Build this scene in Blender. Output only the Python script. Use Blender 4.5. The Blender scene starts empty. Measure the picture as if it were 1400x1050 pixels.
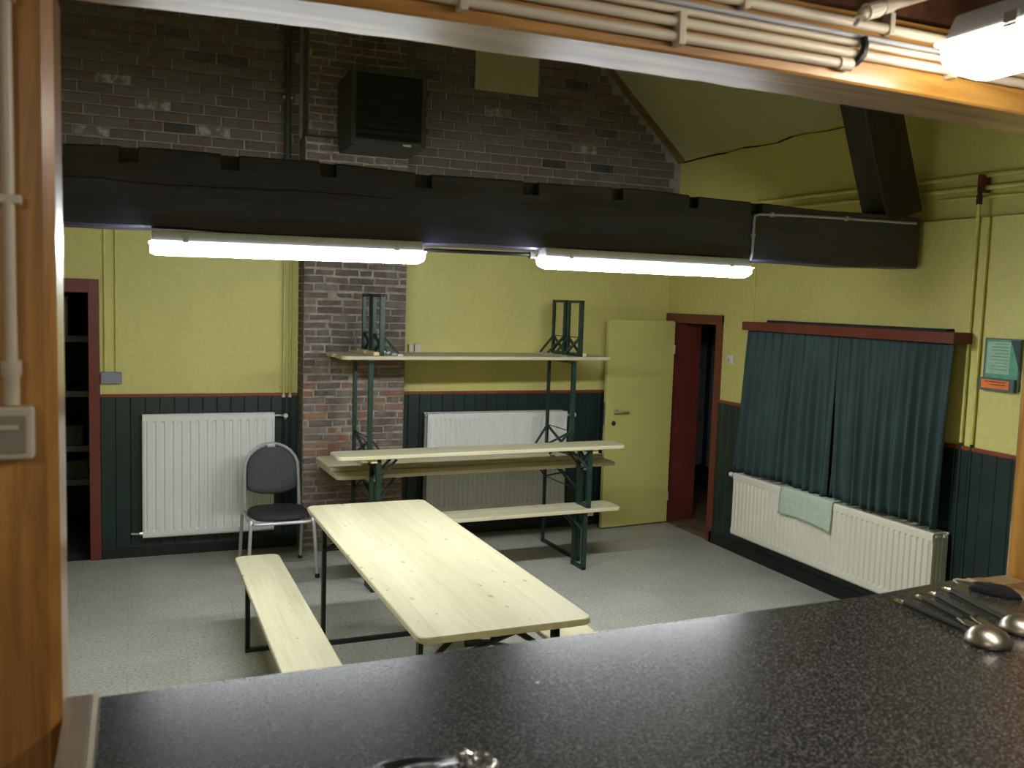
import bpy, bmesh, math, random
from mathutils import Vector, Matrix
random.seed(7)
C = bpy.context.scene.collection
SC = bpy.context.scene
PI = math.pi

# ------------------------------------------------------------------ camera
YAW, PITCH, ROLL = 0.3933, 0.0908, 0.0313
EYE = Vector((0.0, -7.2223, 1.9909))
fw = Vector((math.sin(YAW)*math.cos(PITCH), math.cos(YAW)*math.cos(PITCH), -math.sin(PITCH)))
rt = Vector((math.cos(YAW), -math.sin(YAW), 0))
up = rt.cross(fw)
rt2 = rt*math.cos(ROLL) + up*math.sin(ROLL)
up2 = -rt*math.sin(ROLL) + up*math.cos(ROLL)
cd = bpy.data.cameras.new('camera')
cam = bpy.data.objects.new('camera', cd); C.objects.link(cam)
m = Matrix.Identity(4)
for i in range(3):
    m[i][0] = rt2[i]; m[i][1] = up2[i]; m[i][2] = -fw[i]; m[i][3] = EYE[i]
cam.matrix_world = m
cd.sensor_width = 36.0
cd.lens = 36.0*1247.65/1400
cd.clip_start = 0.02
cd.dof.use_dof = True
cd.dof.focus_distance = 5.6
cd.dof.aperture_fstop = 6.5
SC.camera = cam

# ------------------------------------------------------------------ world, exposure
w = bpy.data.worlds.new('world'); SC.world = w; w.use_nodes = True
w.node_tree.nodes['Background'].inputs[0].default_value = (0.6, 0.7, 1.0, 1)
w.node_tree.nodes['Background'].inputs[1].default_value = 0.02
SC.view_settings.view_transform = 'Standard'
SC.view_settings.look = 'None'
SC.view_settings.gamma = 1.0
SC.view_settings.use_curve_mapping = False
SC.view_settings.exposure = 0.0
HALL_LAMP = 88.0        # emission of the two hall fittings
KITCHEN_LAMP = 30.0     # emission of the kitchen fittings

# ------------------------------------------------------------------ materials
def srgb(r, g, b):
    f = lambda c: (c/255)/12.92 if c/255 <= .04045 else ((c/255+.055)/1.055)**2.4
    return (f(r), f(g), f(b), 1)

class NT:
    def __init__(s, name):
        s.m = bpy.data.materials.new(name); s.m.use_nodes = True
        s.t = s.m.node_tree; s.b = s.t.nodes['Principled BSDF']
    def n(s, typ, **kw):
        nd = s.t.nodes.new(typ)
        for k, v in kw.items():
            if k.startswith('i_'):
                key = k[2:]
                key = int(key) if key.isdigit() else key.replace('_', ' ')
                nd.inputs[key].default_value = v
            else: setattr(nd, k, v)
        return nd
    def l(s, a, b): s.t.links.new(a, b)
    def coords(s, space='pos', scale=(1, 1, 1), rot=(0, 0, 0)):
        if space == 'pos': o = s.n('ShaderNodeNewGeometry').outputs['Position']
        else: o = s.n('ShaderNodeTexCoord').outputs['Object']
        mp = s.n('ShaderNodeMapping'); mp.inputs['Scale'].default_value = scale; mp.inputs['Rotation'].default_value = rot
        s.l(o, mp.inputs['Vector']); return mp.outputs['Vector']
    def noise(s, vec, scale, detail=4, rough=.5, dist=0):
        nd = s.n('ShaderNodeTexNoise'); nd.inputs['Scale'].default_value = scale
        nd.inputs['Detail'].default_value = detail; nd.inputs['Roughness'].default_value = rough
        nd.inputs['Distortion'].default_value = dist
        s.l(vec, nd.inputs['Vector']); return nd.outputs['Fac']
    def ramp(s, fac, stops, interp='LINEAR'):
        r = s.n('ShaderNodeValToRGB'); e = r.color_ramp.elements; r.color_ramp.interpolation = interp
        while len(e) > 1: e.remove(e[-1])
        e[0].position = stops[0][0]; e[0].color = stops[0][1]
        for p, c in stops[1:]:
            x = e.new(p); x.color = c
        s.l(fac, r.inputs['Fac']); return r.outputs['Color']
    def mix(s, fac, a, b, mode='MIX'):
        x = s.n('ShaderNodeMix'); x.data_type = 'RGBA'; x.blend_type = mode
        for sock, v in ((x.inputs['Factor'], fac), (x.inputs['A'], a), (x.inputs['B'], b)):
            pass
        ins = [i for i in x.inputs if i.enabled]
        for sock, v in zip(ins, (fac, a, b)):
            if hasattr(v, 'links'): s.l(v, sock)
            else: sock.default_value = v
        return [o for o in x.outputs if o.enabled][0]
    def bump(s, h, strength=.3, dist=.01):
        b = s.n('ShaderNodeBump'); b.inputs['Strength'].default_value = strength; b.inputs['Distance'].default_value = dist
        s.l(h, b.inputs['Height']); s.l(b.outputs['Normal'], s.b.inputs['Normal'])
    def col(s, c):
        if hasattr(c, 'links'): s.l(c, s.b.inputs['Base Color'])
        else: s.b.inputs['Base Color'].default_value = c
    def set(s, **kw):
        for k, v in kw.items(): s.b.inputs[k.replace('_', ' ')].default_value = v
        return s

def g(v): return (v, v, v, 1)

def simple(name, c, rough=.5, metal=0, var=.15, scale=8, bump=0, bscale=60, coat=0):
    t = NT(name); v = t.coords()
    n = t.noise(v, scale, 5)
    lo = tuple(x*(1-var) for x in c[:3])+(1,); hi = tuple(min(1, x*(1+var)) for x in c[:3])+(1,)
    t.col(t.ramp(n, [(.3, lo), (.7, hi)])); t.set(Roughness=rough, Metallic=metal, Coat_Weight=coat)
    if bump: t.bump(t.noise(v, bscale, 3), bump, .005)
    return t.m

def plaster(name, c, dirt=.12):
    t = NT(name); v = t.coords()
    n = t.noise(v, 1.3, 6, .6); n2 = t.noise(v, 25, 4)
    lo = tuple(x*(1-dirt) for x in c[:3])+(1,)
    base = t.ramp(n, [(.3, lo), (.65, c)])
    base = t.mix(.12, base, t.ramp(n2, [(.3, g(.25)), (.7, g(1))]), 'MULTIPLY')
    t.col(base); t.set(Roughness=.55)
    # courses of the painted blockwork showing faintly through the paint
    br = t.n('ShaderNodeTexBrick'); br.inputs['Scale'].default_value = 1
    br.inputs['Brick Width'].default_value = .4; br.inputs['Row Height'].default_value = .15
    br.inputs['Mortar Size'].default_value = .006; br.inputs['Mortar Smooth'].default_value = .6
    sx = t.n('ShaderNodeSeparateXYZ'); t.l(v, sx.inputs[0])
    ad = t.n('ShaderNodeMath', operation='ADD'); t.l(sx.outputs[0], ad.inputs[0]); t.l(sx.outputs[1], ad.inputs[1])
    cx = t.n('ShaderNodeCombineXYZ'); t.l(ad.outputs[0], cx.inputs[0]); t.l(sx.outputs[2], cx.inputs[1])
    t.l(cx.outputs[0], br.inputs['Vector'])
    inv = t.n('ShaderNodeMath', operation='SUBTRACT'); inv.inputs[0].default_value = 1; t.l(br.outputs['Fac'], inv.inputs[1])
    mul = t.n('ShaderNodeMath', operation='MULTIPLY_ADD'); t.l(n2, mul.inputs[0]); mul.inputs[1].default_value = .5; t.l(inv.outputs[0], mul.inputs[2])
    t.bump(mul.outputs[0], .13, .004)
    return t.m

def pine(name, light, dark, knot, rough=.42, stave=.085):
    """planed softwood boards glued side by side, grain along local X"""
    t = NT(name)
    v = t.coords('obj', (1.2, 22, 22)); grain = t.noise(v, 1.6, 8, .6, .6)
    base = t.ramp(grain, [(.25, dark), (.5, light), (.8, tuple(min(1, x*1.06) for x in light[:3])+(1,))])
    o = t.n('ShaderNodeTexCoord').outputs['Object']; sx = t.n('ShaderNodeSeparateXYZ'); t.l(o, sx.inputs[0])
    dv = t.n('ShaderNodeMath', operation='DIVIDE'); t.l(sx.outputs[1], dv.inputs[0]); dv.inputs[1].default_value = stave
    fl = t.n('ShaderNodeMath', operation='FLOOR'); t.l(dv.outputs[0], fl.inputs[0])
    info = t.n('ShaderNodeObjectInfo')
    ad = t.n('ShaderNodeMath', operation='MULTIPLY_ADD'); t.l(info.outputs['Random'], ad.inputs[0]); ad.inputs[1].default_value = 37; t.l(fl.outputs[0], ad.inputs[2])
    wn = t.n('ShaderNodeTexWhiteNoise', noise_dimensions='1D'); t.l(ad.outputs[0], wn.inputs['W'])
    tint = t.ramp(wn.outputs['Value'], [(0, (.86, .84, .80, 1)), (1, (1, 1, 1, 1))])
    base = t.mix(1.0, base, tint, 'MULTIPLY')
    vo = t.n('ShaderNodeTexVoronoi'); vo.inputs['Scale'].default_value = 1; vo.inputs['Randomness'].default_value = 1; vo.voronoi_dimensions = '2D'
    vk = t.coords('obj', (5.6, 9.5, 3)); wv = t.n('ShaderNodeVectorMath', operation='ADD'); t.l(vk, wv.inputs[0])
    wx = t.n('ShaderNodeCombineXYZ'); t.l(info.outputs['Random'], wx.inputs[0]); wx2 = t.n('ShaderNodeVectorMath', operation='SCALE'); t.l(wx.outputs[0], wx2.inputs[0]); wx2.inputs['Scale'].default_value = 23
    t.l(wx2.outputs[0], wv.inputs[1]); wv2 = t.n('ShaderNodeVectorMath', operation='ADD'); t.l(wv.outputs[0], wv2.inputs[0])
    nz_ = t.n('ShaderNodeTexNoise'); nz_.inputs['Scale'].default_value = 9; t.l(vk, nz_.inputs['Vector']); ns_ = t.n('ShaderNodeVectorMath', operation='SCALE'); t.l(nz_.outputs['Color'], ns_.inputs[0]); ns_.inputs['Scale'].default_value = .08
    t.l(ns_.outputs[0], wv2.inputs[1]); t.l(wv2.outputs[0], vo.inputs['Vector'])
    sep = t.n('ShaderNodeSeparateColor'); t.l(vo.outputs['Color'], sep.inputs[0])
    sz = t.n('ShaderNodeMath', operation='MULTIPLY_ADD'); t.l(sep.outputs[1], sz.inputs[0]); sz.inputs[1].default_value = 2.6; sz.inputs[2].default_value = .55
    dd = t.n('ShaderNodeMath', operation='MULTIPLY'); t.l(vo.outputs['Distance'], dd.inputs[0]); t.l(sz.outputs[0], dd.inputs[1])
    kd = t.ramp(dd.outputs[0], [(0, g(.9)), (.05, g(.7)), (.085, g(0))])
    sel = t.ramp(sep.outputs[0], [(.25, g(0)), (.6, g(1))])
    kf = t.mix(1.0, kd, sel, 'MULTIPLY')
    base = t.mix(kf, base, knot)
    st = t.noise(t.coords('obj', (.8, 3, 3)), 2.2, 3)
    base = t.mix(.22, base, t.ramp(st, [(.35, (.7, .68, .6, 1)), (.65, g(1))]), 'MULTIPLY')
    t.col(base); t.set(Roughness=rough, Coat_Weight=.15, Coat_Roughness=.3)
    t.bump(grain, .08, .002)
    return t.m

def timber(name, light, dark, scale=(1, 14, 14), rough=.35, coat=.5, crough=.12, bump=.15, bscale=1.5):
    """beam grain along local/world axis with the small scale"""
    t = NT(name); v = t.coords('pos', scale)
    n = t.noise(v, 2.0, 8, .62, 1.2); n2 = t.noise(t.coords('pos', tuple(x*.35 for x in scale)), 2.0, 4, .5, 1.5)
    base = t.ramp(n, [(.28, dark), (.62, light)])
    base = t.mix(.5, base, t.ramp(n2, [(.35, tuple(x*.45 for x in light[:3])+(1,)), (.65, g(1))]), 'MULTIPLY')
    t.col(base); t.set(Roughness=rough, Coat_Weight=coat, Coat_Roughness=crough)
    t.bump(n, bump, .004)
    return t.m

def brick_mat(name, stops, dirt, rough=.85, patch=False):
    t = NT(name); info = t.n('ShaderNodeObjectInfo')
    base = t.ramp(info.outputs['Random'], stops, 'CONSTANT')
    v = t.coords(); n = t.noise(v, 34, 6, .72); n2 = t.noise(v, 9, 5, .7)
    base = t.mix(.55, base, t.ramp(n, [(.3, g(.35)), (.7, g(1.0))]), 'MULTIPLY')
    base = t.mix(t.ramp(n2, [(.40, g(0)), (.66, g(.85))]) if not patch else t.ramp(t.noise(v, 16, 3), [(.40, g(0)), (.56, g(1))]), base, dirt)
    t.col(base); t.set(Roughness=rough); t.bump(n, 1.0, .012)
    return t.m

def emit(name, c, s):
    t = NT(name); t.set(Roughness=.3); t.col(g(.8))
    t.b.inputs['Emission Color'].default_value = c; t.b.inputs['Emission Strength'].default_value = s
    # faint moulded ribs of the diffuser
    return t.m

M = {}
M['yellow'] = plaster('yellow_wall_paint', (.66, .60, .20, 1))
M['yellow_door'] = simple('yellow_door_gloss', (.62, .57, .19, 1), .4, var=.05, scale=2)
M['yellow_pipe'] = simple('yellow_painted_pipe', (.60, .56, .17, 1), .4)
M['ceiling'] = plaster('sloping_ceiling_board', (.42, .40, .22, 1))
M['green'] = simple('dark_green_boarding', (.008, .022, .019, 1), .42, var=.25, scale=5)
M['green_gap'] = simple('boarding_joint', (.006, .017, .015, 1), .6)
M['black_skirt'] = simple('black_skirting', (.008, .009, .009, 1), .5)
M['red'] = simple('oxblood_red_paint', (.135, .028, .019, 1), .38, var=.2, scale=6)
M['red_rail'] = simple('red_brown_rail', (.20, .042, .018, 1), .4)
M['rad'] = simple('radiator_enamel', (.72, .73, .70, 1), .35, var=.03, scale=3)
M['rad_cream'] = simple('cream_enamel', (.66, .63, .53, 1), .35, var=.04, scale=3)  # slightly creamier tint than the other radiators
M['rad_side'] = simple('radiator_side_grey', (.42, .43, .42, 1), .4, var=.05)
M['pine'] = pine('pale_pine_top', (.66, .62, .43, 1), (.57, .52, .34, 1), (.27, .20, .13, 1))
M['pine_under'] = pine('pine_batten', (.72, .60, .33, 1), (.55, .42, .2, 1), (.2, .1, .05, 1), .6)
M['pine_old'] = pine('weathered_pine_top', (.62, .56, .40, 1), (.45, .39, .26, 1), (.15, .09, .05, 1), .6)
M['steel_green'] = simple('dark_green_steel', (.018, .044, .034, 1), .4, .2, var=.3, scale=15)
M['steel_black'] = simple('black_green_steel', (.010, .022, .022, 1), .42, .2, var=.3, scale=15)
M['zinc'] = simple('zinc_latch', (.75, .76, .78, 1), .28, .9, var=.08, scale=40)
M['orange_wood'] = timber('varnished_orange_timber', (.62, .33, .075, 1), (.36, .16, .03, 1), (1.2, 14, 14), .38, .7, .25)
M['orange_post'] = timber('varnished_orange_post', (.62, .31, .065, 1), (.34, .14, .025, 1), (14, 14, 1.2), .32, 1.0, .22)
M['black_beam'] = timber('dark_stained_beam', (.050, .048, .098, 1), (.022, .021, .046, 1), (1, 10, 10), .5, .3, .4, .5)  # blue in the base colour stands in for the bluish sheen
M['black_strut'] = timber('dark_stained_strut', (.034, .027, .024, 1), (.016, .012, .010, 1), (10, 10, 1), .5, .1, .3, .3)
M['brown_joist'] = timber('brown_kitchen_joist', (.14, .055, .022, 1), (.05, .02, .009, 1), (10, 1, 10), .5, .2, .3)
M['kceil'] = simple('kitchen_ceiling_boards', (.05, .035, .028, 1), .7)
M['rake'] = timber('verge_board', (.24, .15, .05, 1), (.12, .07, .02, 1), (3, 10, 3), .5, .1)
M['conduit'] = simple('cream_conduit', (.66, .58, .44, 1), .35, var=.05)
M['conduit_grey'] = simple('grey_conduit', (.42, .42, .44, 1), .4, var=.05)
M['cable'] = simple('black_cable', (.012, .012, .014, 1), .4)
M['grey_plastic'] = simple('grey_switch_plastic', (.24, .24, .31, 1), .4, var=.06)
M['beige_plastic'] = simple('beige_switch_plastic', (.60, .54, .42, 1), .35, var=.04)
M['grey_panel'] = simple('taupe_switch_rocker', (.30, .26, .21, 1), .4, var=.04)
M['white_plastic'] = simple('white_plastic', (.62, .62, .58, 1), .35, var=.04)
M['housing'] = simple('lamp_housing_grey', (.66, .67, .70, 1), .4, var=.04)
M['tube_hall'] = emit('hall_lamp_diffuser', (.93, .98, 1.0, 1), HALL_LAMP)
M['tube_kitchen'] = emit('kitchen_lamp_diffuser', (1.0, .93, .82, 1), KITCHEN_LAMP)
M['lip_h'] = emit('hall_lamp_lip', (.85, .92, 1.0, 1), HALL_LAMP*.10)
M['lip_k'] = emit('kitchen_lamp_lip', (1.0, .93, .82, 1), KITCHEN_LAMP*.12)
M['chair_fabric'] = simple('grey_chair_fabric', (.065, .065, .072, 1), .9, var=.12, scale=30, bump=.3, bscale=400)
M['chair_seat'] = simple('charcoal_seat_fabric', (.030, .028, .030, 1), .9, var=.12, scale=30, bump=.3, bscale=400)
M['chair_frame'] = simple('silver_chair_frame', (.50, .51, .53, 1), .32, .55, var=.06)
M['rubber'] = simple('black_rubber', (.01, .01, .01, 1), .7)
M['curtain'] = simple('dark_teal_curtain', (.020, .046, .046, 1), .75, var=.18, scale=4, bump=.2, bscale=350)
M['towel'] = simple('mint_towel', (.42, .52, .41, 1), .9, var=.07, scale=30, bump=.5, bscale=300)
M['grille'] = simple('black_louvre', (.006, .006, .006, 1), .5)
M['vent_frame'] = simple('dark_grey_heater_casing', (.042, .041, .038, 1), .5)
M['board_panel'] = simple('olive_cream_board', (.42, .39, .24, 1), .6, var=.06)
M['kwall'] = plaster('kitchen_wall_paint', (.55, .50, .38, 1))
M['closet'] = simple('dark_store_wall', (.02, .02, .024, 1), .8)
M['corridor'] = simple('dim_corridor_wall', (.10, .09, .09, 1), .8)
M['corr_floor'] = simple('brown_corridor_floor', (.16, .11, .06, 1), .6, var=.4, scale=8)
M['corr_panel'] = simple('grey_corridor_door', (.30, .30, .32, 1), .6)
M['shelf'] = simple('grey_blue_shelf', (.16, .17, .21, 1), .5)
M['box_pink'] = simple('pinkish_box', (.30, .22, .20, 1), .8)
M['crate'] = simple('dark_storage_crate', (.045, .05, .065, 1), .6)
M['trim_wood'] = timber('counter_edge_board', (.36, .24, .11, 1), (.22, .13, .05, 1), (12, 1.2, 12), .6, .0)
M['trim_pale'] = simple('pale_counter_lipping', (.48, .42, .28, 1), .45)
M['ladle_steel'] = simple('brushed_ladle_steel', (.42, .38, .32, 1), .36, 1.0, var=.1, scale=30)
M['utensil_black'] = simple('black_utensil_handle', (.016, .015, .014, 1), .62)
M['brass'] = simple('gold_toned_hanging_loop', (.75, .62, .42, 1), .25, 1.0, var=.05)
M['cloth_black'] = simple('black_cloth', (.006, .006, .007, 1), .85, bump=.4, bscale=250)
M['bag'] = simple('black_plastic_bag', (.010, .009, .009, 1), .25, var=.1)
M['foil'] = simple('crumpled_silver_foil', (.55, .57, .56, 1), .18, .9, var=.2, scale=60)
M['poster'] = simple('green_notice', (.10, .34, .22, 1), .35, var=.15, scale=25)
M['poster_pale'] = simple('pale_green_print', (.32, .50, .38, 1), .35)
M['poster_orange'] = simple('orange_label', (.78, .19, .03, 1), .4)
M['holder'] = simple('slate_wall_holder', (.09, .12, .14, 1), .35)
M['mortar'] = simple('grey_mortar', (.30, .29, .285, 1), .95, var=.25, scale=20, bump=.5)
M['mortar_old'] = simple('old_rough_mortar', (.30, .265, .225, 1), .95, var=.35, scale=14, bump=.6)
M['brick'] = brick_mat('gable_brick', [(0, (.17, .125, .10, 1)), (.18, (.15, .115, .09, 1)), (.36, (.19, .155, .12, 1)),
                                       (.52, (.165, .115, .09, 1)), (.68, (.20, .165, .125, 1)), (.84, (.19, .12, .085, 1)), (.965, (.07, .06, .06, 1))], (.16, .135, .105, 1))
M['brick_white'] = brick_mat('limewashed_brick', [(0, (.50, .48, .43, 1))], (.17, .14, .11, 1), .85, True)
M['brick_dark'] = brick_mat('burnt_brick', [(0, (.045, .040, .046, 1))], (.09, .08, .07, 1))
M['brick_old'] = brick_mat('old_chimney_brick_sooty', [(0, (.16, .12, .10, 1)), (.25, (.12, .095, .082, 1)), (.5, (.19, .13, .10, 1)), (.75, (.14, .115, .10, 1)), (.95, (.24, .20, .165, 1))], (.20, .175, .15, 1))
M['brick_red'] = brick_mat('old_chimney_brick_red', [(0, (.30, .13, .085, 1)), (.2, (.20, .13, .105, 1)), (.4, (.32, .16, .09, 1)), (.55, (.16, .12, .105, 1)), (.7, (.25, .15, .115, 1)), (.88, (.40, .19, .08, 1)), (.97, (.50, .42, .36, 1))], (.26, .225, .185, 1))

def counter_mat():
    t = NT('speckled_charcoal_laminate'); v = t.coords()
    n = t.noise(v, 230, 2, .6); n2 = t.noise(v, 330, 2, .6)
    base = t.ramp(n, [(.40, (.010, .010, .012, 1)), (.52, (.030, .029, .031, 1)), (.64, (.12, .116, .112, 1))])
    base = t.mix(t.ramp(n2, [(.62, g(0)), (.72, g(.7))]), base, (.26, .25, .235, 1))
    t.col(base); t.set(Roughness=.22)
    return t.m
M['counter'] = counter_mat()

def floor_mat():
    t = NT('speckled_vinyl_tile'); v = t.coords('pos', (1, 1.6, 1)); info = t.n('ShaderNodeObjectInfo')
    n = t.noise(v, 55, 5, .75); n2 = t.noise(v, 2, 4)
    base = t.ramp(n, [(.33, (.12, .12, .10, 1)), (.43, (.34, .335, .295, 1)), (.60, (.52, .515, .455, 1))])
    base = t.mix(.35, base, t.ramp(info.outputs['Random'], [(0, g(.78)), (1, g(1))]), 'MULTIPLY')
    base = t.mix(.35, base, t.ramp(n2, [(.3, g(.7)), (.7, g(1))]), 'MULTIPLY')
    t.col(base); t.set(Roughness=.42)
    return t.m
M['tile'] = floor_mat()
M['screed'] = simple('tile_joint_screed', (.16, .16, .14, 1), .8)

def glassy():
    t = NT('clear_plastic_cover'); t.col(g(.9)); t.set(Roughness=.1, Transmission_Weight=.9, IOR=1.3); return t.m

# ------------------------------------------------------------------ mesh builder
class MB:
    def __init__(s): s.v = []; s.f = []
    def box(s, a, b):
        x0, y0, z0 = a; x1, y1, z1 = b; i = len(s.v)
        s.v += [(x0, y0, z0), (x1, y0, z0), (x1, y1, z0), (x0, y1, z0), (x0, y0, z1), (x1, y0, z1), (x1, y1, z1), (x0, y1, z1)]
        s.f += [tuple(i+k for k in q) for q in ((0, 3, 2, 1), (4, 5, 6, 7), (0, 1, 5, 4), (1, 2, 6, 5), (2, 3, 7, 6), (3, 0, 4, 7))]
        return s
    def bar(s, p, q, wd, ht, upv=(0, 0, 1)):
        p = Vector(p); q = Vector(q); d = (q-p).normalized(); u = Vector(upv)
        if abs(d.dot(u)) > .98: u = Vector((1, 0, 0))
        x = d.cross(u).normalized()*wd/2; y = x.cross(d).normalized()*ht/2; i = len(s.v)
        for e in (p, q):
            for sx, sy in ((-1, -1), (1, -1), (1, 1), (-1, 1)): s.v.append(tuple(e+x*sx+y*sy))
        s.f += [tuple(i+k for k in q2) for q2 in ((0, 1, 2, 3), (7, 6, 5, 4), (0, 4, 5, 1), (1, 5, 6, 2), (2, 6, 7, 3), (3, 7, 4, 0))]
        return s
    def tube(s, pts, r, n=8, cap=True, closed=False):
        pts = [Vector(p) for p in pts]; N = len(pts); i0 = len(s.v)
        rr = r if isinstance(r, (list, tuple)) else [r]*N
        prev = None
        for k, p in enumerate(pts):
            if closed: d = pts[(k+1) % N]-pts[k-1]
            else: d = pts[min(k+1, N-1)]-pts[max(k-1, 0)]
            d.normalize()
            if prev is None:
                a = Vector((0, 0, 1)) if abs(d.z) < .9 else Vector((1, 0, 0))
                x = d.cross(a).normalized()
            else: x = (prev-d*prev.dot(d)).normalized()
            prev = x; y = d.cross(x)
            for j in range(n):
                an = 2*PI*j/n; s.v.append(tuple(p+(x*math.cos(an)+y*math.sin(an))*rr[k]))
        for k in range(N if closed else N-1):
            a = i0+k*n; b = i0+((k+1) % N)*n
            for j in range(n): s.f.append((a+j, a+(j+1) % n, b+(j+1) % n, b+j))
        if cap and not closed:
            s.f.append(tuple(i0+j for j in reversed(range(n)))); s.f.append(tuple(i0+(N-1)*n+j for j in range(n)))
        return s
    def lathe(s, prof, origin=(0, 0, 0), axis=(0, 0, 1), n=20):
        o = Vector(origin); d = Vector(axis).normalized(); a = Vector((0, 0, 1)) if abs(d.z) < .9 else Vector((1, 0, 0))
        x = d.cross(a).normalized(); y = d.cross(x); i0 = len(s.v)
        for r, h in prof:
            for j in range(n):
                an = 2*PI*j/n; s.v.append(tuple(o+d*h+(x*math.cos(an)+y*math.sin(an))*max(r, 1e-4)))
        for k in range(len(prof)-1):
            for j in range(n): s.f.append((i0+k*n+j, i0+k*n+(j+1) % n, i0+(k+1)*n+(j+1) % n, i0+(k+1)*n+j))
        s.f.append(tuple(i0+j for j in reversed(range(n)))); s.f.append(tuple(i0+(len(prof)-1)*n+j for j in range(n)))
        return s
    def prism(s, poly, vec):
        i = len(s.v); n = len(poly); vec = Vector(vec)
        s.v += [tuple(p) for p in poly]+[tuple(Vector(p)+vec) for p in poly]
        s.f.append(tuple(i+j for j in range(n))); s.f.append(tuple(i+n+j for j in reversed(range(n))))
        for j in range(n): s.f.append((i+(j+1) % n, i+j, i+n+j, i+n+(j+1) % n))
        return s
    def grid(s, fn, nu, nv):
        i = len(s.v)
        for a in range(nu+1):
            for b in range(nv+1): s.v.append(tuple(fn(a/nu, b/nv)))
        for a in range(nu):
            for b in range(nv):
                q = i+a*(nv+1)+b; s.f.append((q, q+1, q+nv+2, q+nv+1))
        return s
    def mesh(s, name, mat, smooth=False):
        me = bpy.data.meshes.new(name); me.from_pydata(s.v, [], s.f)
        bm = bmesh.new(); bm.from_mesh(me); bmesh.ops.recalc_face_normals(bm, faces=bm.faces); bm.to_mesh(me); bm.free()
        if smooth:
            for p in me.polygons: p.use_smooth = True
            if smooth != 'all':
                try: me.set_sharp_from_angle(angle=math.radians(40))
                except Exception: pass
        me.materials.append(mat); me.update(); return me
    def build(s, name, mat, parent=None, bevel=0, smooth=False, solid=0, subd=0):
        o = bpy.data.objects.new(name, s.mesh(name, mat, smooth)); C.objects.link(o)
        if parent: o.parent = parent
        if solid:
            md = o.modifiers.new('solid', 'SOLIDIFY'); md.thickness = solid; md.offset = 0
        if bevel:
            md = o.modifiers.new('bevel', 'BEVEL'); md.width = bevel; md.segments = 2; md.limit_method = 'ANGLE'; md.angle_limit = math.radians(40)
        if subd:
            md = o.modifiers.new('sub', 'SUBSURF'); md.levels = subd; md.render_levels = subd
        return o

def B(a, b): return MB().box(a, b)

def tag(o, label=None, cat=None, group=None, kind=None):
    if label: o['label'] = label
    if cat: o['category'] = cat
    if group: o['group'] = group
    if kind: o['kind'] = kind
    return o
def empty(name, loc=(0, 0, 0), rz=0, rx=0):
    o = bpy.data.objects.new(name, None); C.objects.link(o); o.empty_display_size = .1
    o.location = loc; o.rotation_euler = (rx, 0, rz); return o
def kids(o): return [c for c in bpy.data.objects if c.parent == o]
def copy_tree(o, parent=None):
    c = o.copy(); C.objects.link(c)
    if parent: c.parent = parent
    for ch in kids(o): copy_tree(ch, c)
    return c
def struct(o): o['kind'] = 'structure'; return o

XR = 4.5265      # hall side wall face
XR2 = 4.585      # the same wall above the ledge
ZL = 2.555       # ledge height
ZE = 3.29        # eaves height
SL = 0.945       # roof slope
XL = -1.62
XP = (XL+XR)/2
ZP = ZE+SL*(XR-XP)
YF = -5.7223     # hatch beam, hall face
YN = -5.8723     # hatch beam, kitchen face
ZK = 0.45        # kitchen floor

# ================================================================== STRUCTURE
# floor with individual tiles
fl = struct(B((XL, -5.72, -.12), (XR+.33, 0, -.004)).build('floor', M['screed']))
P = .305
tm = MB().prism([(-P/2+.0005, -P/2+.0005, -.004), (P/2-.0005, -P/2+.0005, -.004), (P/2-.0005, P/2-.0005, -.004), (-P/2+.0005, P/2-.0005, -.004)], (0, 0, .004)).mesh('floor_tile', M['tile'])
rest = MB(); cnt = 0
for j in range(18):
    for i in range(20):
        x = XR-.0-P/2-i*P; y = -P/2-j*P
        if x-P/2 < XL: continue
        if y < -4.35 or x < -.9:
            rest.box((x-P/2+.0005, y-P/2+.0005, -.004), (x+P/2-.0005, y+P/2-.0005, 0)); continue
        o = bpy.data.objects.new('floor_tile', tm); C.objects.link(o); o.parent = fl
        o.location = (x, y, 0); cnt += 1
tag(rest.build('far_floor_tiles', M['tile'], fl), kind='stuff')

# back wall (plaster) with doorway
wb = MB()
D0, D1, DZ = -1.12, -.31, 1.955
wb.box((XL-.2, 0, -.1), (D0, .2, 2.75)).box((D0, 0, DZ), (D1, .2, 2.75)).box((D1, 0, -.1), (XR+.33, .2, 2.75))
wall_back = struct(wb.build('wall_back', M['yellow']))
def gable_x(z, side): return XR-(z-ZE)/SL if side > 0 else XL+(z-ZE)/SL
wg = MB().prism([(XL-.2, 0.012, 2.75), (XR+.33, 0.012, 2.75), (XR+.33, 0.012, ZE), (XP, 0.012, ZP+.3), (XL-.2, 0.012, ZE)], (0, .18, 0))
wall_gable = struct(wg.build('wall_back_gable', M['mortar']))
# gable bricks, one by one where the photograph shows them
def brick_mesh(name, L, H, Dp, mat, jit):
    b = MB()
    def J(): return random.uniform(-jit, jit)
    fr = [(-L/2+J(), -Dp+J()*.5, -H/2+J()), (L/2+J(), -Dp+J()*.5, -H/2+J()), (L/2+J(), -Dp+J()*.5, H/2+J()), (-L/2+J(), -Dp+J()*.5, H/2+J())]
    ba = [(-L/2, 0, -H/2), (L/2, 0, -H/2), (L/2, 0, H/2), (-L/2, 0, H/2)]
    c = .004
    mid = [(x, y+c, z) for x, y, z in fr]
    ins = [(x-math.copysign(c, x), y, z-math.copysign(c, z)) for x, y, z in fr]
    b.v = ba+mid+ins
    for k in range(4):
        n = (k+1) % 4
        b.f += [(k, n, 4+n, 4+k), (4+k, 4+n, 8+n, 8+k)]
    b.f += [(8, 9, 10, 11), (3, 2, 1, 0)]
    return b.mesh(name, mat)
BL, BH = .232, .0755
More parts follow.
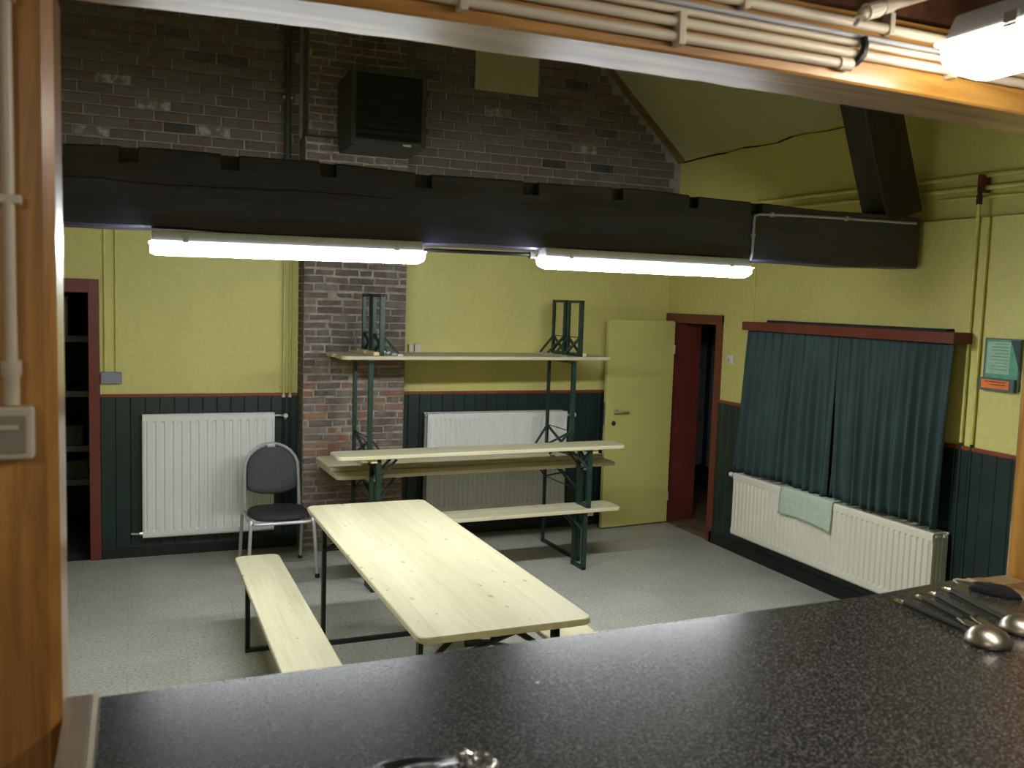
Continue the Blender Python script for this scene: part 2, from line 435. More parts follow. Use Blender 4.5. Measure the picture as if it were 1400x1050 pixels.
gv = [brick_mesh('brick', BL-.014, BH-.013, .016, M['brick'], .0016) for _ in range(5)]
gw = brick_mesh('brick', BL-.014, BH-.013, .017, M['brick_white'], .0016)
gd = brick_mesh('brick', BL-.014, BH-.013, .017, M['brick_dark'], .0016)
whites = [(-.378, 3.067), (-.239, 3.458), (.179, 3.307), (.603, 3.167), (2.888, 3.515), (3.636, 3.283)]
darks = [(.198, 3.164), (3.244, 3.131), (3.692, 3.131), (3.576, 3.845)]
def inb(x, z): return (lambda q: q)(0)
rest = MB(); nb = 0
row = 0; z = 2.79
CH0, CH1, CHY = 1.177, 1.974, -.25
while z < ZP+.1:
    off = (0, .5, .24, .74)[row % 4]*BL+random.uniform(-.02, .02)
    x = -2.0+off
    while x < XR+.1:
        xs0 = XL; xs1 = XR
        if z+BH/2 > ZE: xs0 = gable_x(z+BH/2, -1); xs1 = gable_x(z+BH/2, 1)
        a = max(x, xs0); b = min(x+BL, xs1)
        if a < CH1 < b: a = CH1
        if a < CH0 < b: b = CH0
        if b-a > .05 and not (a >= CH0-.01 and b <= CH1+.01):
            cx = (a+b)/2; L = b-a
            if -.62 < b and z > 2.86 and z < 4.08 and nb < 298:
                me = random.choice(gv)
                for qx, qz in whites:
                    if abs(qx-cx) < BL/2 and abs(qz-z) < BH/2: me = gw
                for qx, qz in darks:
                    if abs(qx-cx) < BL/2 and abs(qz-z) < BH/2: me = gd
                o = bpy.data.objects.new('brick', me); C.objects.link(o); o.parent = wall_gable
                o.location = (cx, .012, z); o.scale = ((L-.014)/(BL-.014), 1, 1); nb += 1
            else:
                rest.box((a+.007, -.003, z-BH/2+.0065), (b-.007, .012, z+BH/2-.0065))
        x += BL
    z += BH; row += 1
tag(rest.build('high_bricks', M['brick'], wall_gable), kind='stuff')

# chimney breast of narrow old bricks
ZT = 3.165   # step where the breast narrows back
ch = MB().box((CH0+.004, CHY+.006, 0), (CH1-.008, 0, ZT-.01)).box((CH0+.03, CHY+.045, ZT-.01), (CH1-.03, 0, ZP-.3))
wall_ch = struct(ch.build('wall_chimney', M['mortar_old']))
CL, CHh = .187, .0575
cr = [brick_mesh('brick', CL-.016, CHh-.0145, .018, M['brick_red'], .0045) for _ in range(6)]
co = [brick_mesh('brick', CL-.016, CHh-.0145, .018, M['brick_old'], .0045) for _ in range(6)]
rest = MB(); restr = MB(); row = 0; z = CHh/2+.005; nb = 0
while z < 4.2:
    y = CHY if z < ZT-.02 else CHY+.037
    x0 = CH0 if z < ZT-.02 else CH0+.022; x1 = CH1 if z < ZT-.02 else CH1-.022
    x = x0-(CL/2 if row % 2 else 0)+random.uniform(-.015, .015)*(row % 3)
    red = z < 1.43+random.uniform(-.08, .08)
    while x < x1-.02:
        Lb = random.choice((.20, .19, .185, .175, .15, .105))
        a = max(x, x0); b = min(x+Lb, x1)
        if x1-b < .04: b = x1; Lb = b-x
        if b-a > .035:
            if (z < 2.33 or z > 2.95) and nb < 298:
                me = random.choice(cr if (red and random.random() < .8) else co)
                o = bpy.data.objects.new('brick', me); C.objects.link(o); o.parent = wall_ch
                o.location = ((a+b)/2, y+.019+random.uniform(-.004, .004), z+random.uniform(-.002, .002)); o.scale = ((b-a-.014)/(CL-.016), 1, random.uniform(.93, 1.08))
                o.rotation_euler = (0, random.uniform(-.018, .018), random.uniform(-.012, .012)); nb += 1
            else: rest.box((a+.006, y+.003, z-CHh/2+.006), (b-.006, y+.02, z+CHh/2-.006))
        x += Lb
    # flank bricks
    k = 0
    yy = y+.02
    while yy < -.02:
        Lk = .10 if (k+row) % 2 else .15
        for xx in ((x0-.001, x0+.02), (x1-.02, x1+.001)):
            rest.box((xx[0], yy, z-CHh/2+.005), (xx[1], min(yy+Lk-.01, 0), z+CHh/2-.005))
        yy += Lk; k += 1
    z += CHh; row += 1
tag(rest.build('flank_bricks', M['brick_old'], wall_ch), kind='stuff')

# right wall
DY0, DY1, DRZ = -.085, -.785, 1.845
wr = MB()
wr.box((XR, DY0, -.1), (XR+.31, .0, ZL)).box((XR, -5.72, -.1), (XR+.31, DY1, ZL)).box((XR, DY1, DRZ), (XR+.31, DY0, ZL))
wr.box((XR2, -5.72, ZL), (XR+.31, .0, ZE+.12))
wall_right = struct(wr.build('wall_right', M['yellow']))
# left wall (out of frame)
wall_left = struct(B((XL-.2, -5.72, -.1), (XL, 0, ZE+.05)).build('wall_left', M['yellow']))
# sloping ceilings
t_ = .06
cr_ = MB().prism([(XR2+.02, 0.1, ZE+.0), (XP, .1, ZP), (XP, .1, ZP+t_), (XR2+.25, .1, ZE+.0)], (0, -5.9, 0)).build('ceiling', M['ceiling'])
struct(cr_)
struct(MB().prism([(XL-.05, .1, ZE-.03), (XP, .1, ZP), (XP, .1, ZP+t_), (XL-.3, .1, ZE-.03)], (0, -5.9, 0)).build('ceiling_far_slope', M['ceiling']))
# brown verge board where ceiling meets the gable
vb = MB().bar((XR2, -.03, ZE+.0), (XP+.1, -.03, ZP-.06), .05, .06, (0, 1, 0))
struct(vb.build('trim_1', M['rake']))
# ragged dark gap where the sloping ceiling meets the side wall
ck = MB(); rr_ = random.Random(5); yy = -.05; pz = ZE-.012
while yy > -4.2:
    y2 = yy-rr_.uniform(.12, .3); z2_ = ZE-.012+rr_.uniform(-.012, .012)
    ck.bar((XR2-.003, yy, pz), (XR2-.003, y2, z2_), .004, rr_.uniform(.004, .014)); yy, pz = y2, z2_
ck.build('ceiling_gap', M['grille'], wall_right)
# chair rails
struct(B((-.235, -.018, 1.198), (CH0, 0, 1.223)).build('trim_2', M['red_rail'], bevel=.004))
struct(B((CH1, -.018, 1.198), (XR, 0, 1.223)).build('trim_3', M['red_rail'], bevel=.004))
struct(B((XR-.018, -5.72, 1.198), (XR, -.83, 1.223)).build('trim_4', M['red_rail'], bevel=.004))
# skirtings
struct(B((-.235, -.02, 0), (CH0, 0, .088)).build('baseboard_back', M['black_skirt'], bevel=.003))
struct(B((CH1, -.02, 0), (XR, 0, .088)).build('baseboard_back_right', M['black_skirt'], bevel=.003))
struct(B((XR-.02, -5.72, 0), (XR, -.83, .10)).build('baseboard_right', M['black_skirt'], bevel=.003))
# wainscot boards
def boards(parent, p0, p1, axis, width=.098):
    L = p1-p0; n = max(1, round(abs(L)/width)); wd = abs(L)/n
    mb = MB().prism([(-wd/2+.0006, 0, 0), (-wd/2+.0006, -.009, 0), (-wd/2+.004, -.012, 0), (wd/2-.004, -.012, 0), (wd/2-.0006, -.009, 0), (wd/2-.0006, 0, 0)], (0, 0, 1.198-.088))
    me = mb.mesh('wainscot_board', M['green'])
    for k in range(n):
        o = bpy.data.objects.new('wainscot_board', me); C.objects.link(o); o.parent = parent
        c = p0+(k+.5)*L/n
        if axis == 'x': o.location = (c, -.002, .088)
        else: o.location = (XR-.002, c, .095); o.rotation_euler = (0, 0, -PI/2)
boards(wall_back, -.235, CH0, 'x'); boards(wall_back, CH1, XR, 'x')
boards(wall_right, -5.3, -.83, 'y')
for a, b in (((-.235, -.003, .08), (CH0, 0, 1.2)), ((CH1, -.003, .08), (XR-.0, 0, 1.2)), ((XR-.003, -5.7, .08), (XR, -.83, 1.2))):
    B(a, b).build('backing_panel', M['green_gap'], wall_back if a[0] < 4 else wall_right)

# left doorway: frame and dark store behind
d1 = struct(empty('door_1', (-.27, 0, 0)))
def at(o, parent, loc): o.parent = parent; return o
def childbox(name, a, b, mat, parent, **kw):
    o = B(tuple(Vector(a)-parent.location), tuple(Vector(b)-parent.location)).build(name, mat, parent, **kw); return o
childbox('jamb', (-.31, -.025, 0), (-.235, .2, 2.052), M['red'], d1, bevel=.004)
childbox('jamb', (-1.195, -.025, 0), (-1.12, .2, 2.052), M['red'], d1, bevel=.004)
childbox('head', (-1.12, -.024, 1.955), (-.31, .2, 2.052), M['red'], d1, bevel=.004)
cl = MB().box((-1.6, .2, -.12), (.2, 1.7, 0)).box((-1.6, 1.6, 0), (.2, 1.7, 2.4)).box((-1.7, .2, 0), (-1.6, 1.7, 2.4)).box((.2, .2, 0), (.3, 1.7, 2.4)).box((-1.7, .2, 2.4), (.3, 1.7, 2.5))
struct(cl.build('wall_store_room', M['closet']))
sh = tag(empty('storage_shelf', (-.7, 1.2, 0)), 'dark steel shelving unit inside the unlit store behind the left red doorway', 'shelf')
for zz in (.42, .70, 1.15, 1.60):
    childbox('shelf_board', (-1.5, .95, zz-.05), (.1, 1.45, zz), M['shelf'], sh, bevel=.003)
for xx in (-1.5, .07):
    for yy in (.95, 1.42): childbox('upright', (xx, yy, 0), (xx+.03, yy+.03, 2.1), M['crate'], sh)
def crate(x0, x1, zb, h, label, mat):
    o = empty('storage_box', ((x0+x1)/2, 1.15, zb)); tag(o, label, 'box')
    childbox('body', (x0, .97, zb), (x1, 1.35, zb+h), mat, o, bevel=.008)
    childbox('rim', (x0-.008, .962, zb+h), (x1+.008, 1.358, zb+h+.018), mat, o, bevel=.004)
crate(-.95, -.50, 1.60, .30, 'pinkish grey box high in the store behind the left red doorway', M['box_pink'])
crate(-.98, -.40, .70, .15, 'low dark crate on the third shelf down in the left store', M['crate'])
crate(-.92, -.36, .42, .14, 'dark shallow crate on the lowest shelf of the left store', M['crate'])

# right doorway
d2 = struct(empty('door_2', (XR, -.085, 0)))
childbox('jamb', (XR-.02, -.865, 0), (XR+.31, -.785, 1.925), M['red'], d2, bevel=.004)
childbox('jamb', (XR+.002, -.093, 0), (XR+.312, -.05, 1.848), M['red'], d2, bevel=.004)
childbox('head', (XR-.022, -.865, 1.848), (XR+.31, -.004, 1.925), M['red'], d2, bevel=.004)
lf = empty('door_leaf_root', (0, 0, 0)); bpy.data.objects.remove(lf)
# leaf, standing open almost flat against the back wall
a0 = Vector((XR-.008, -.100)); a1 = Vector((3.805, -.168))
dv = a1-a0; ang = math.atan2(dv.y, dv.x)
leaf = B((0, -.0, .012), (dv.length, .04, 1.855)).build('door_leaf', M['yellow_door'], d2, bevel=.003)
leaf.location = (a0.x-d2.location.x, a0.y-d2.location.y, 0); leaf.rotation_euler = (0, 0, ang)
# local leaf frame: +x toward free edge, outer (room) face is local +y because the leaf is turned round
hd = MB().lathe([(.026, 0), (.026, .006), (.010, .009), (.010, .045)], (dv.length-.105, .04, 1.045), (0, 1, 0), 16).tube([(dv.length-.105, .083, 1.045), (dv.length-.13, .085, 1.045), (dv.length-.215, .080, 1.043)], .0095, 8)
hd.build('door_handle', M['zinc'], leaf, smooth=True)
MB().lathe([(.022, 0), (.022, .005), (.016, .008)], (dv.length-.085, .04, .945), (0, 1, 0), 14).box((dv.length-.089, .047, .93), (dv.length-.081, .049, .955)).build('keyhole_plate', M['vent_frame'], leaf, smooth=True)
B((dv.length-.001, .008, .93), (dv.length+.003, .032, 1.13)).build('lock_plate', M['zinc'], leaf)
for hz in (.25, 1.6): MB().tube([(.0, .045, hz-.04), (.0, .045, hz+.04)], .008, 8).build('hinge', M['zinc'], leaf)
# corridor
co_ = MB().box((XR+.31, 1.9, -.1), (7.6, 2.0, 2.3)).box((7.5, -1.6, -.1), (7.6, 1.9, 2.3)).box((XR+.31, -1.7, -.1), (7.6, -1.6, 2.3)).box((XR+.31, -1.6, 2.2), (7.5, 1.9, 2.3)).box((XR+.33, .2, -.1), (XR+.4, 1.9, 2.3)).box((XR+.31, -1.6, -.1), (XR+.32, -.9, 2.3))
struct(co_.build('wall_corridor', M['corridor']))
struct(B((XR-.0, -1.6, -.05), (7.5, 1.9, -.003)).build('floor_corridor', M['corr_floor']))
cp = struct(empty('door_3', (5.7, 1.2, 0)))
childbox('door_leaf', (5.66, 1.2, .25), (5.80, 1.24, 2.0), M['corr_panel'], cp, bevel=.004)
childbox('door_leaf', (5.88, 1.2, .22), (6.3, 1.24, 2.0), M['corr_panel'], cp, bevel=.004)
childbox('frame', (5.60, 1.19, 0), (6.4, 1.26, .2), M['closet'], cp)
childbox('frame', (5.60, 1.19, 2.0), (6.4, 1.26, 2.1), M['closet'], cp)

# kitchen shell (mostly behind the camera)
ks = MB()
ks.box((-2.6, YN, -.1), (-.302, YF, 3.3)).box((2.252, YN, -.1), (XR+.3, YF, 3.3)).box((-.094, YN+.02, -.1), (1.89, YF, 1.343))
struct(ks.build('wall_hatch', M['yellow']))
struct(B((-.302, YN+.02, 2.534), (2.252, YF-.01, 3.3)).build('wall_above_hatch', M['brown_joist']))
struct(MB().prism([(XL-.2, YF-.02, 3.3), (XR+.33, YF-.02, 3.3), (XP, YF-.02, ZP+.3)], (0, -.1, 0)).build('wall_hatch_gable', M['yellow']))
kw = MB().box((-2.7, -9.6, ZK-.1), (-2.6, YN, 2.9)).box((3.8, -9.6, ZK-.1), (3.9, YN, 2.9)).box((-2.7, -9.7, ZK-.1), (3.9, -9.6, 2.9))
struct(kw.build('wall_kitchen', M['kwall']))
struct(B((-2.7, -9.7, ZK-.1), (3.9, YN, ZK)).build('floor_kitchen', M['screed']))
struct(B((-2.7, -9.7, 2.86), (3.9, YN, 2.95)).build('ceiling_kitchen', M['kceil']))
for k, xj in enumerate((-1.2, -.25, .70, 1.12, 1.62, 2.5)):
    o = B((xj, -9.5, 2.67), (xj+.10, YN-.005, 2.86)).build('ceiling_joist', M['brown_joist'], bevel=.005)
    struct(o)

# ================================================================== HATCH TIMBERS
def wavy_beam(name, x0, x1, ya, yb, zb, zt, mat, low, wob=.003, n=40, cham=.016):
    m_ = MB(); rings = []
    for k in range(n+1):
        x = x0+(x1-x0)*k/n; zz = low(x)
        rg = [(x, ya, zb+zz+.004), (x, ya+.004, zb+zz), (x, yb-cham, zb+zz+random.uniform(-wob, wob)*.4), (x, yb, zb+zz+cham), (x, yb, zt), (x, ya, zt)]
        i = len(m_.v); m_.v += rg; rings.append(i)
    for a, b in zip(rings, rings[1:]):
        for j in range(6): m_.f.append((a+j, a+(j+1) % 6, b+(j+1) % 6, b+j))
    m_.f.append(tuple(rings[0]+j for j in range(6))); m_.f.append(tuple(rings[-1]+j for j in reversed(range(6))))
    return m_.build(name, mat, smooth=True)
hb = wavy_beam('hatch_beam', -.30, 2.25, YN, YF, 2.400, 2.532, M['orange_wood'], lambda x: .009-.018*((x-.75)/1.1)**2 if abs((x-.75)/1.1) < 1.3 else -.02)
tag(hb, 'varnished orange timber lintel crossing the top of the picture over the serving hatch', 'beam')
def post(name, x0, x1, label):
    o = MB().prism([(x0, YN+.0, ZK), (x1-.014, YN, ZK), (x1, YN+.014, ZK), (x1, YF-.01, ZK), (x1-.01, YF, ZK), (x0, YF, ZK)], (0, 0, 2.385-ZK)).build(name, M['orange_post'])
    return tag(o, label, 'post')
post('timber_post', -.30, -.096, 'orange varnished timber post at the left edge of the hatch')
p2 = MB().prism([(1.893, YF-.012, ZK), (1.905, YF, ZK), (2.25, YF, ZK), (2.25, YN, ZK), (1.905, YN, ZK), (1.893, YN+.012, ZK)], (0, 0, 2.372-ZK)).build('timber_post', M['orange_post'])
tag(p2, 'orange timber post at the right edge beyond the ladles', 'post')

# counter
ct = tag(empty('serving_counter', (.84, -6.2, 1.0)), 'charcoal speckled laminate serving counter filling the foreground of the hatch', 'counter')
o = MB().prism([(x-.84, y+6.2, .352) for x, y in ((-.052, -6.62), (1.745, -6.62), (1.745, -5.731), (1.426, -5.766), (.6, -5.783), (-.052, -5.793))], (0, 0, .038)).build('worktop', M['counter'], ct, bevel=.003)
childbox('base_panel', (-.04, -6.55, ZK), (1.73, -5.90, 1.351), M['trim_wood'], ct)
sl = B((-.0975, -6.62, 1.345), (-.0605, -5.785, 1.392)).build('counter_side_board', M['trim_wood'], bevel=.002)
tag(sl, 'narrow brown board closing the left end of the counter beside the post', 'board')
B((-.0600, -6.62, 1.35), (-.0522, -5.786, 1.3925)).build('pale_lipping', M['trim_pale'], sl)
sr = B((1.7460, -6.62, 1.345), (1.80, -5.74, 1.391)).build('counter_side_board', M['trim_wood'], bevel=.002)
tag(sr, 'narrow orange brown board along the right end of the counter', 'board')
B((1.7465, -6.60, 1.3912), (1.757, -5.745, 1.3935)).build('pale_lipping', M['trim_pale'], sr)
B((1.801, -5.79, 1.352), (1.888, -5.735, 1.386)).build('sill_end', M['trim_wood'], sr)

# ================================================================== TIE BEAM
def tie_beam():
    y0, y1 = -2.9, -2.68
    notches = [(-.06, .018), (.36, .437), (.797, .875), (1.255, 1.34), (1.82, 1.91), (2.33, 2.40), (2.81, 2.87), (3.215, 3.30), (-.52, -.45), (-.98, -.9)]
    xs = set([XL+.0, 4.49])
    for k in range(60): xs.add(XL+(4.49-XL)*k/59)
    for a, b in notches: xs |= {a, a+.0005, b, b+.0005}
    xs = sorted(xs)
    m_ = MB(); rings = []
    for x in xs:
        inn = any(a+.0002 < x < b+.0003 for a, b in notches)
        n1 = math.sin(x*3.1)*.006+math.sin(x*7.7+1)*.003; n2 = math.sin(x*2.3+2)*.006+math.sin(x*9.1)*.003
        zt = 2.600+n1-(.03 if x < -.2 else 0)*min(1, (-.2-x) if x < -.2 else 0)*1.5 - (max(0, x-2.5)*.012); zb = 2.252+n2+.016*(x/4.4)
        dz = .062 if inn else 0; dy = .055
        rg = [(x, y0, zb+.01), (x, y0+.012, zb), (x, y1, zb), (x, y1, zt), (x, y0+dy+.001, zt), (x, y0+dy, zt-dz-.0005), (x, y0+.006, zt-dz-.001), (x, y0, zt-dz-.008)]
        i = len(m_.v); m_.v += rg; rings.append(i)
    R_ = 8
    for a, b in zip(rings, rings[1:]):
        for j in range(R_): m_.f.append((a+j, a+(j+1) % R_, b+(j+1) % R_, b+j))
    m_.f.append(tuple(rings[0]+j for j in range(R_))); m_.f.append(tuple(rings[-1]+j for j in reversed(range(R_))))
    o = m_.build('tie_beam', M['black_beam'])
    tag(o, 'nearly black old tie beam with small notches spanning the hall above the lamps', 'beam')
    # long drying crack
    pts = [(-.30, 2.452), (-.124, 2.457), (-.009, 2.448), (.08, 2.449), (.154, 2.447), (.25, 2.452), (.352, 2.451), (.48, 2.458), (.575, 2.455), (.68, 2.465), (.773, 2.463), (.944, 2.465), (1.15, 2.458)]
    c = MB()
    for (xa, za), (xb, zb) in zip(pts, pts[1:]): c.bar((xa, y0-.0005, za), (xb, y0-.0005, zb), .003, .006, (0, 0, 1))
    c.build('crack', M['grille'], o)
    for x in (4.36,): MB().bar((4.25, y0-.004, 2.445), (4.46, y0-.004, 2.442), .008, .018).build('iron_strap', M['vent_frame'], o)
tie_beam()
st = MB().bar((4.37, -2.80, 2.575), (3.82, -2.80, 4.10), .20, .29, (1, 0, .3))
o = st.build('roof_strut', M['black_strut'], bevel=.01)
tag(o, 'dark timber strut rising from the right end of the tie beam to the roof', 'strut')

# ================================================================== LAMPS
def lamp(name, label, mat, L, wd=.10, group=None):
    r = tag(empty(name), label, 'lamp', group)
    W = wd/2
    # housing: trapezoid above, z=0 at the flange plane
    prof = [(-W*.62, .052), (W*.62, .052), (W*.98, .004), (-W*.98, .004)]
    lip = M['lip_k'] if mat is M['tube_kitchen'] else M['lip_h']
    hs = MB().prism([(-L/2+.012, y, z) for y, z in prof], (L-.024, 0, 0)); hs.build('housing', M['housing'], r, bevel=.006)
    MB().box((-L/2, -W-.006, -.004), (L/2, W+.006, .004)).build('diffuser_lip', lip, r, bevel=.003)
    n = 8; rg = []
    d = MB()
    secs = [(-L/2+.006, .80), (-L/2+.03, 1.0), (L/2-.03, 1.0), (L/2-.006, .80)]
    for x, s in secs:
        i = len(d.v); rg.append(i)
        for k in range(n+1):
            a = PI*k/n; d.v.append((x, -math.cos(a)*W*(.96 if s == 1 else .93), -.004-math.sin(a)**.6*.052*s))
    for a, b in zip(rg, rg[1:]):
        for k in range(n): d.f.append((a+k, a+k+1, b+k+1, b+k))
        d.f.append((a+n, a, b, b+n))
    d.f.append(tuple(rg[0]+k for k in range(n+1))); d.f.append(tuple(rg[-1]+k for k in reversed(range(n+1))))
    d.build('diffuser', mat, r, smooth=True)
    for x in (-L/2+.15, L/2-.15):
        for sy in (-1, 1): MB().box((x-.012, sy*(W+.002)-.004, -.006), (x+.012, sy*(W+.002)+.004, .018)).build('clip', M['zinc'], r)
    return r
l1 = lamp('tube_lamp', 'lit tube lamp hung below the left half of the dark tie beam', M['tube_hall'], 1.245, .12)
l1.location = (.679, -2.905, 2.204)
l1.rotation_euler = (0, -.012, 0)
l2 = lamp('tube_lamp', 'lit tube lamp under the right half of the dark tie beam', M['tube_hall'], 1.29, .12)
l2.location = (2.568, -2.905, 2.216)
l2.rotation_euler = (0, .0, 0)
k1 = lamp('tube_lamp', 'large close lit tube lamp cut off by the top right corner', M['tube_kitchen'], 1.25, .135)
k1.rotation_euler = (.0, 0, PI/2); k1.location = (1.358, -6.612, 2.455)
MB().tube([(1.358, -6.3, 2.51), (1.358, -6.3, 2.86)], .006).build('hanger', M['zinc'], None)
hh = bpy.data.objects['hanger']; hh.parent = k1; hh.matrix_parent_inverse = Matrix.LocRotScale(k1.location, k1.rotation_euler, None).inverted()
k2 = lamp('tube_lamp', 'assumed second kitchen tube lamp, unseen behind the viewer', M['tube_kitchen'], 1.25, .125)  # assumed lamp, never in view; adds light on the kitchen side
k2.rotation_euler = (0, 0, PI/2); k2.location = (-.9, -8.0, 2.62)

# conduits of the hall lamps
c = MB().tube([(4.44, -2.915, 2.541), (3.9, -2.912, 2.537), (3.5, -2.912, 2.531), (3.27, -2.912, 2.522), (3.243, -2.912, 2.512), (3.238, -2.912, 2.49), (3.236, -2.912, 2.30), (3.235, -2.90, 2.262)], .0075, 8)
o = c.build('lamp_conduit', M['conduit_grey'], smooth=True); tag(o, 'thin grey conduit along the right end of the tie beam down to its lamp', 'conduit')
MB().tube([(3.235, -2.90, 2.262), (3.232, -2.90, 2.24), (3.225, -2.88, 2.226), (3.209, -2.86, 2.228)], .006, 8).build('cable_tail', M['cable'], o, smooth=True)
for (x, z) in ((3.9, 2.537), (3.36, 2.526), (3.236, 2.40)): B((x-.006, -2.925, z-.012), (x+.006, -2.9, z+.012)).build('clip', M['conduit_grey'], o)
o = MB().tube([(1.315, -2.86, 2.222), (1.36, -2.86, 2.228), (1.88, -2.86, 2.232), (1.915, -2.86, 2.226)], .010, 8).build('link_cable', M['cable'], smooth=True)
tag(o, 'short dark cable linking the two hall lamps under the tie beam', 'cable')
B((1.885, -2.875, 2.212), (1.915, -2.845, 2.246)).build('gland', M['vent_frame'], o)

# ================================================================== BEER TABLES AND BENCHES
def plank(L, Wd, T, r=.045):
    pts = []
    for cx, cy, a0_ in ((L-r, Wd-r, 0), (r, Wd-r, 90), (r, r, 180), (L-r, r, 270)):
        for k in range(5):
            a = math.radians(a0_+k*22.5); pts.append((cx+r*math.cos(a), cy+r*math.sin(a)))
    c_ = .004; m_ = MB(); n = len(pts); cxm, cym = L/2, Wd/2
    def ins(p, d): return (p[0]-math.copysign(d, p[0]-cxm), p[1]-math.copysign(d, p[1]-cym))
    layers = [([ins(p, c_) for p in pts], -T), (pts, -T+c_), (pts, -c_), ([ins(p, c_) for p in pts], 0)]
    for ps, z_ in layers:
        for p in ps: m_.v.append((p[0], p[1], z_))
    for k in range(3):
        for j in range(n): m_.f.append((k*n+j, k*n+(j+1) % n, (k+1)*n+(j+1) % n, (k+1)*n+j))
    m_.f.append(tuple(reversed(range(n)))); m_.f.append(tuple(3*n+j for j in range(n)))
    return m_
def beer(name, label, cat, Wd, H, inset, topmat, steel, spread, rod=.19, stay=.16, T=.027, L=2.2, group=None, foot=.03, aframe=False):
    """origin: one top corner projected on the floor; board along +x, width +y"""
    r = tag(empty(name), label, cat, group)
    tp = plank(L, Wd, T).build('tabletop' if cat == 'table' else 'seat', topmat, r); tp.location = (0, 0, H)
    zt = H-T
    for x in (inset, L-inset):
        sgn = 1 if x < L/2 else -1
        xb = x-sgn*.035
        B((xb-.022, .025, zt-.028), (xb+.022, Wd-.025, zt)).build('batten', M['pine_under'], r, bevel=.002)
        ya, yb = Wd/2-spread/2, Wd/2+spread/2
        for y in (ya, yb):
            lg = MB().box((x-.016, y-.004 if y == ya else y-.028+.004, 0), (x+.016, y+.028-.004 if y == ya else y+.004, zt-.004))
            lg = MB()
            s2 = 1 if y == ya else -1
            lg.prism([(x-.016, y, foot*0), (x+.016, y, 0), (x+.016, y+s2*.004, 0), (x-.012, y+s2*.004, 0), (x-.012, y+s2*.028, 0), (x-.016, y+s2*.028, 0)], (0, 0, zt-.004))
            lg.build('leg', steel, r)
        B((x-.016, ya, .0), (x+.012, yb, .022)).build('foot_bar', steel, r)
        B((x-.014, ya, zt-.024), (x+.014, yb, zt-.001)).build('top_bar', steel, r)
        zr = zt-rod
        bx_ = MB().bar((x+sgn*.004, ya+.006, zr), (x+sgn*.004, yb-.006, zt-.02), .012, .018, (1, 0, 0)).bar((x+sgn*.010, yb-.006, zr), (x+sgn*.010, ya+.006, zt-.02), .012, .018, (1, 0, 0))
        bx_.build('cross_brace', steel, r)
        MB().tube([(x, ya, zr), (x, yb, zr)], .004, 6).build('tie_rod', steel, r)
        for y, s2 in ((ya+.02, 1), (yb-.02, -1)):
            MB().bar((x+sgn*.01, y, zr+.005), (x+sgn*stay*(.6 if aframe else 1), (Wd/2-s2*.02) if aframe else y+s2*min(.05, spread*.12), zt-.010), .013, .022 if aframe else .016, (0, 1, 0)).build('stay', steel, r)
        for a_, b_ in ((ya+.01, ya+.05), (yb-.05, yb-.01)):
            B((x+sgn*stay-.02, a_, zt-.012), (x+sgn*stay+.02, b_, zt)).build('latch', M['zinc'], r)
        B((x+sgn*stay-.035, Wd/2-.012, zt-.014), (x+sgn*stay+.03, Wd/2+.012, zt)).build('latch', M['zinc'], r)
    return r
def place(o, corner, ang_, z=0): o.location = (corner[0], corner[1], z); o.rotation_euler = (0, 0, ang_)

# foreground set; local +x runs toward the camera (world -y) -> rotation -90deg
A = -PI/2+.0125
t = beer('folding_beer_table', 'long pale pine folding beer table in the middle of the hall', 'table', .710, .77, .20, M['pine'], M['steel_black'], .60, aframe=True)
place(t, (.9124, -1.9675), A)          # +y local -> +x world
b1 = beer('folding_bench', 'pale pine folding bench on the left side of the pine table', 'bench', .25, .47, .28, M['pine'], M['steel_black'], .19, .15, .14)
place(b1, (.5235, -1.8555), -PI/2+.0084)
b2 = beer('folding_bench', 'pale pine folding bench on the right of the table, mostly hidden beneath it', 'bench', .25, .47, .28, M['pine'], M['steel_black'], .19, .15, .14)
place(b2, (1.715, -2.15), -PI/2+.010)

TH = .0373
t1 = beer('folding_beer_table', 'lower folding beer table standing upright at the back of the stack', 'table', .70, .77, .29, M['pine_old'], M['steel_green'], .62)
place(t1, (1.2567, -1.1557), TH)
def under(o, corner, ang_, ztop, Wd, H):
    """upside-down copy: its board lies lowest; underside of the board's face at ztop"""
    o.rotation_euler = (PI, 0, ang_)
    # local y flips, so the corner is the far edge
    n_ = Vector((-math.sin(ang_), math.cos(ang_)))*Wd
    o.location = (corner[0]+n_.x, corner[1]+n_.y, ztop+H)
t2 = beer('folding_beer_table', 'upside-down folding table with its legs pointing up on the lower table', 'table', .50, .77, .29, M['pine_old'], M['steel_green'], .44)
under(t2, (1.245, -.985), TH, .7705, .50, .77)
bA = beer('folding_bench', 'lower bench of the two stacked benches in front of the table stack', 'bench', .25, .47, .29, M['pine'], M['steel_green'], .18, .15, .14)
place(bA, (1.2132-.022, -1.3781+.0), TH)
bB = beer('folding_bench', 'upper bench standing on another bench in front of the table stack', 'bench', .25, .47, .29, M['pine'], M['steel_green'], .18, .15, .14)
place(bB, (1.2132, -1.3781), TH, .4705)
zt_ = .7705+.77+.0005
bC = beer('folding_bench', 'upside-down bench at the front on top of the whole stack', 'bench', .25, .47, .29, M['pine_old'], M['steel_green'], .225, .15, .14)
under(bC, (1.345, -.8648), TH, zt_, .25, .47)
bD = beer('folding_bench', 'upside-down bench at the back, beside the wall, on top of the stack', 'bench', .25, .47, .29, M['pine_old'], M['steel_green'], .225, .15, .14)
under(bD, (1.330, -.8648+.254), TH, zt_, .25, .47)

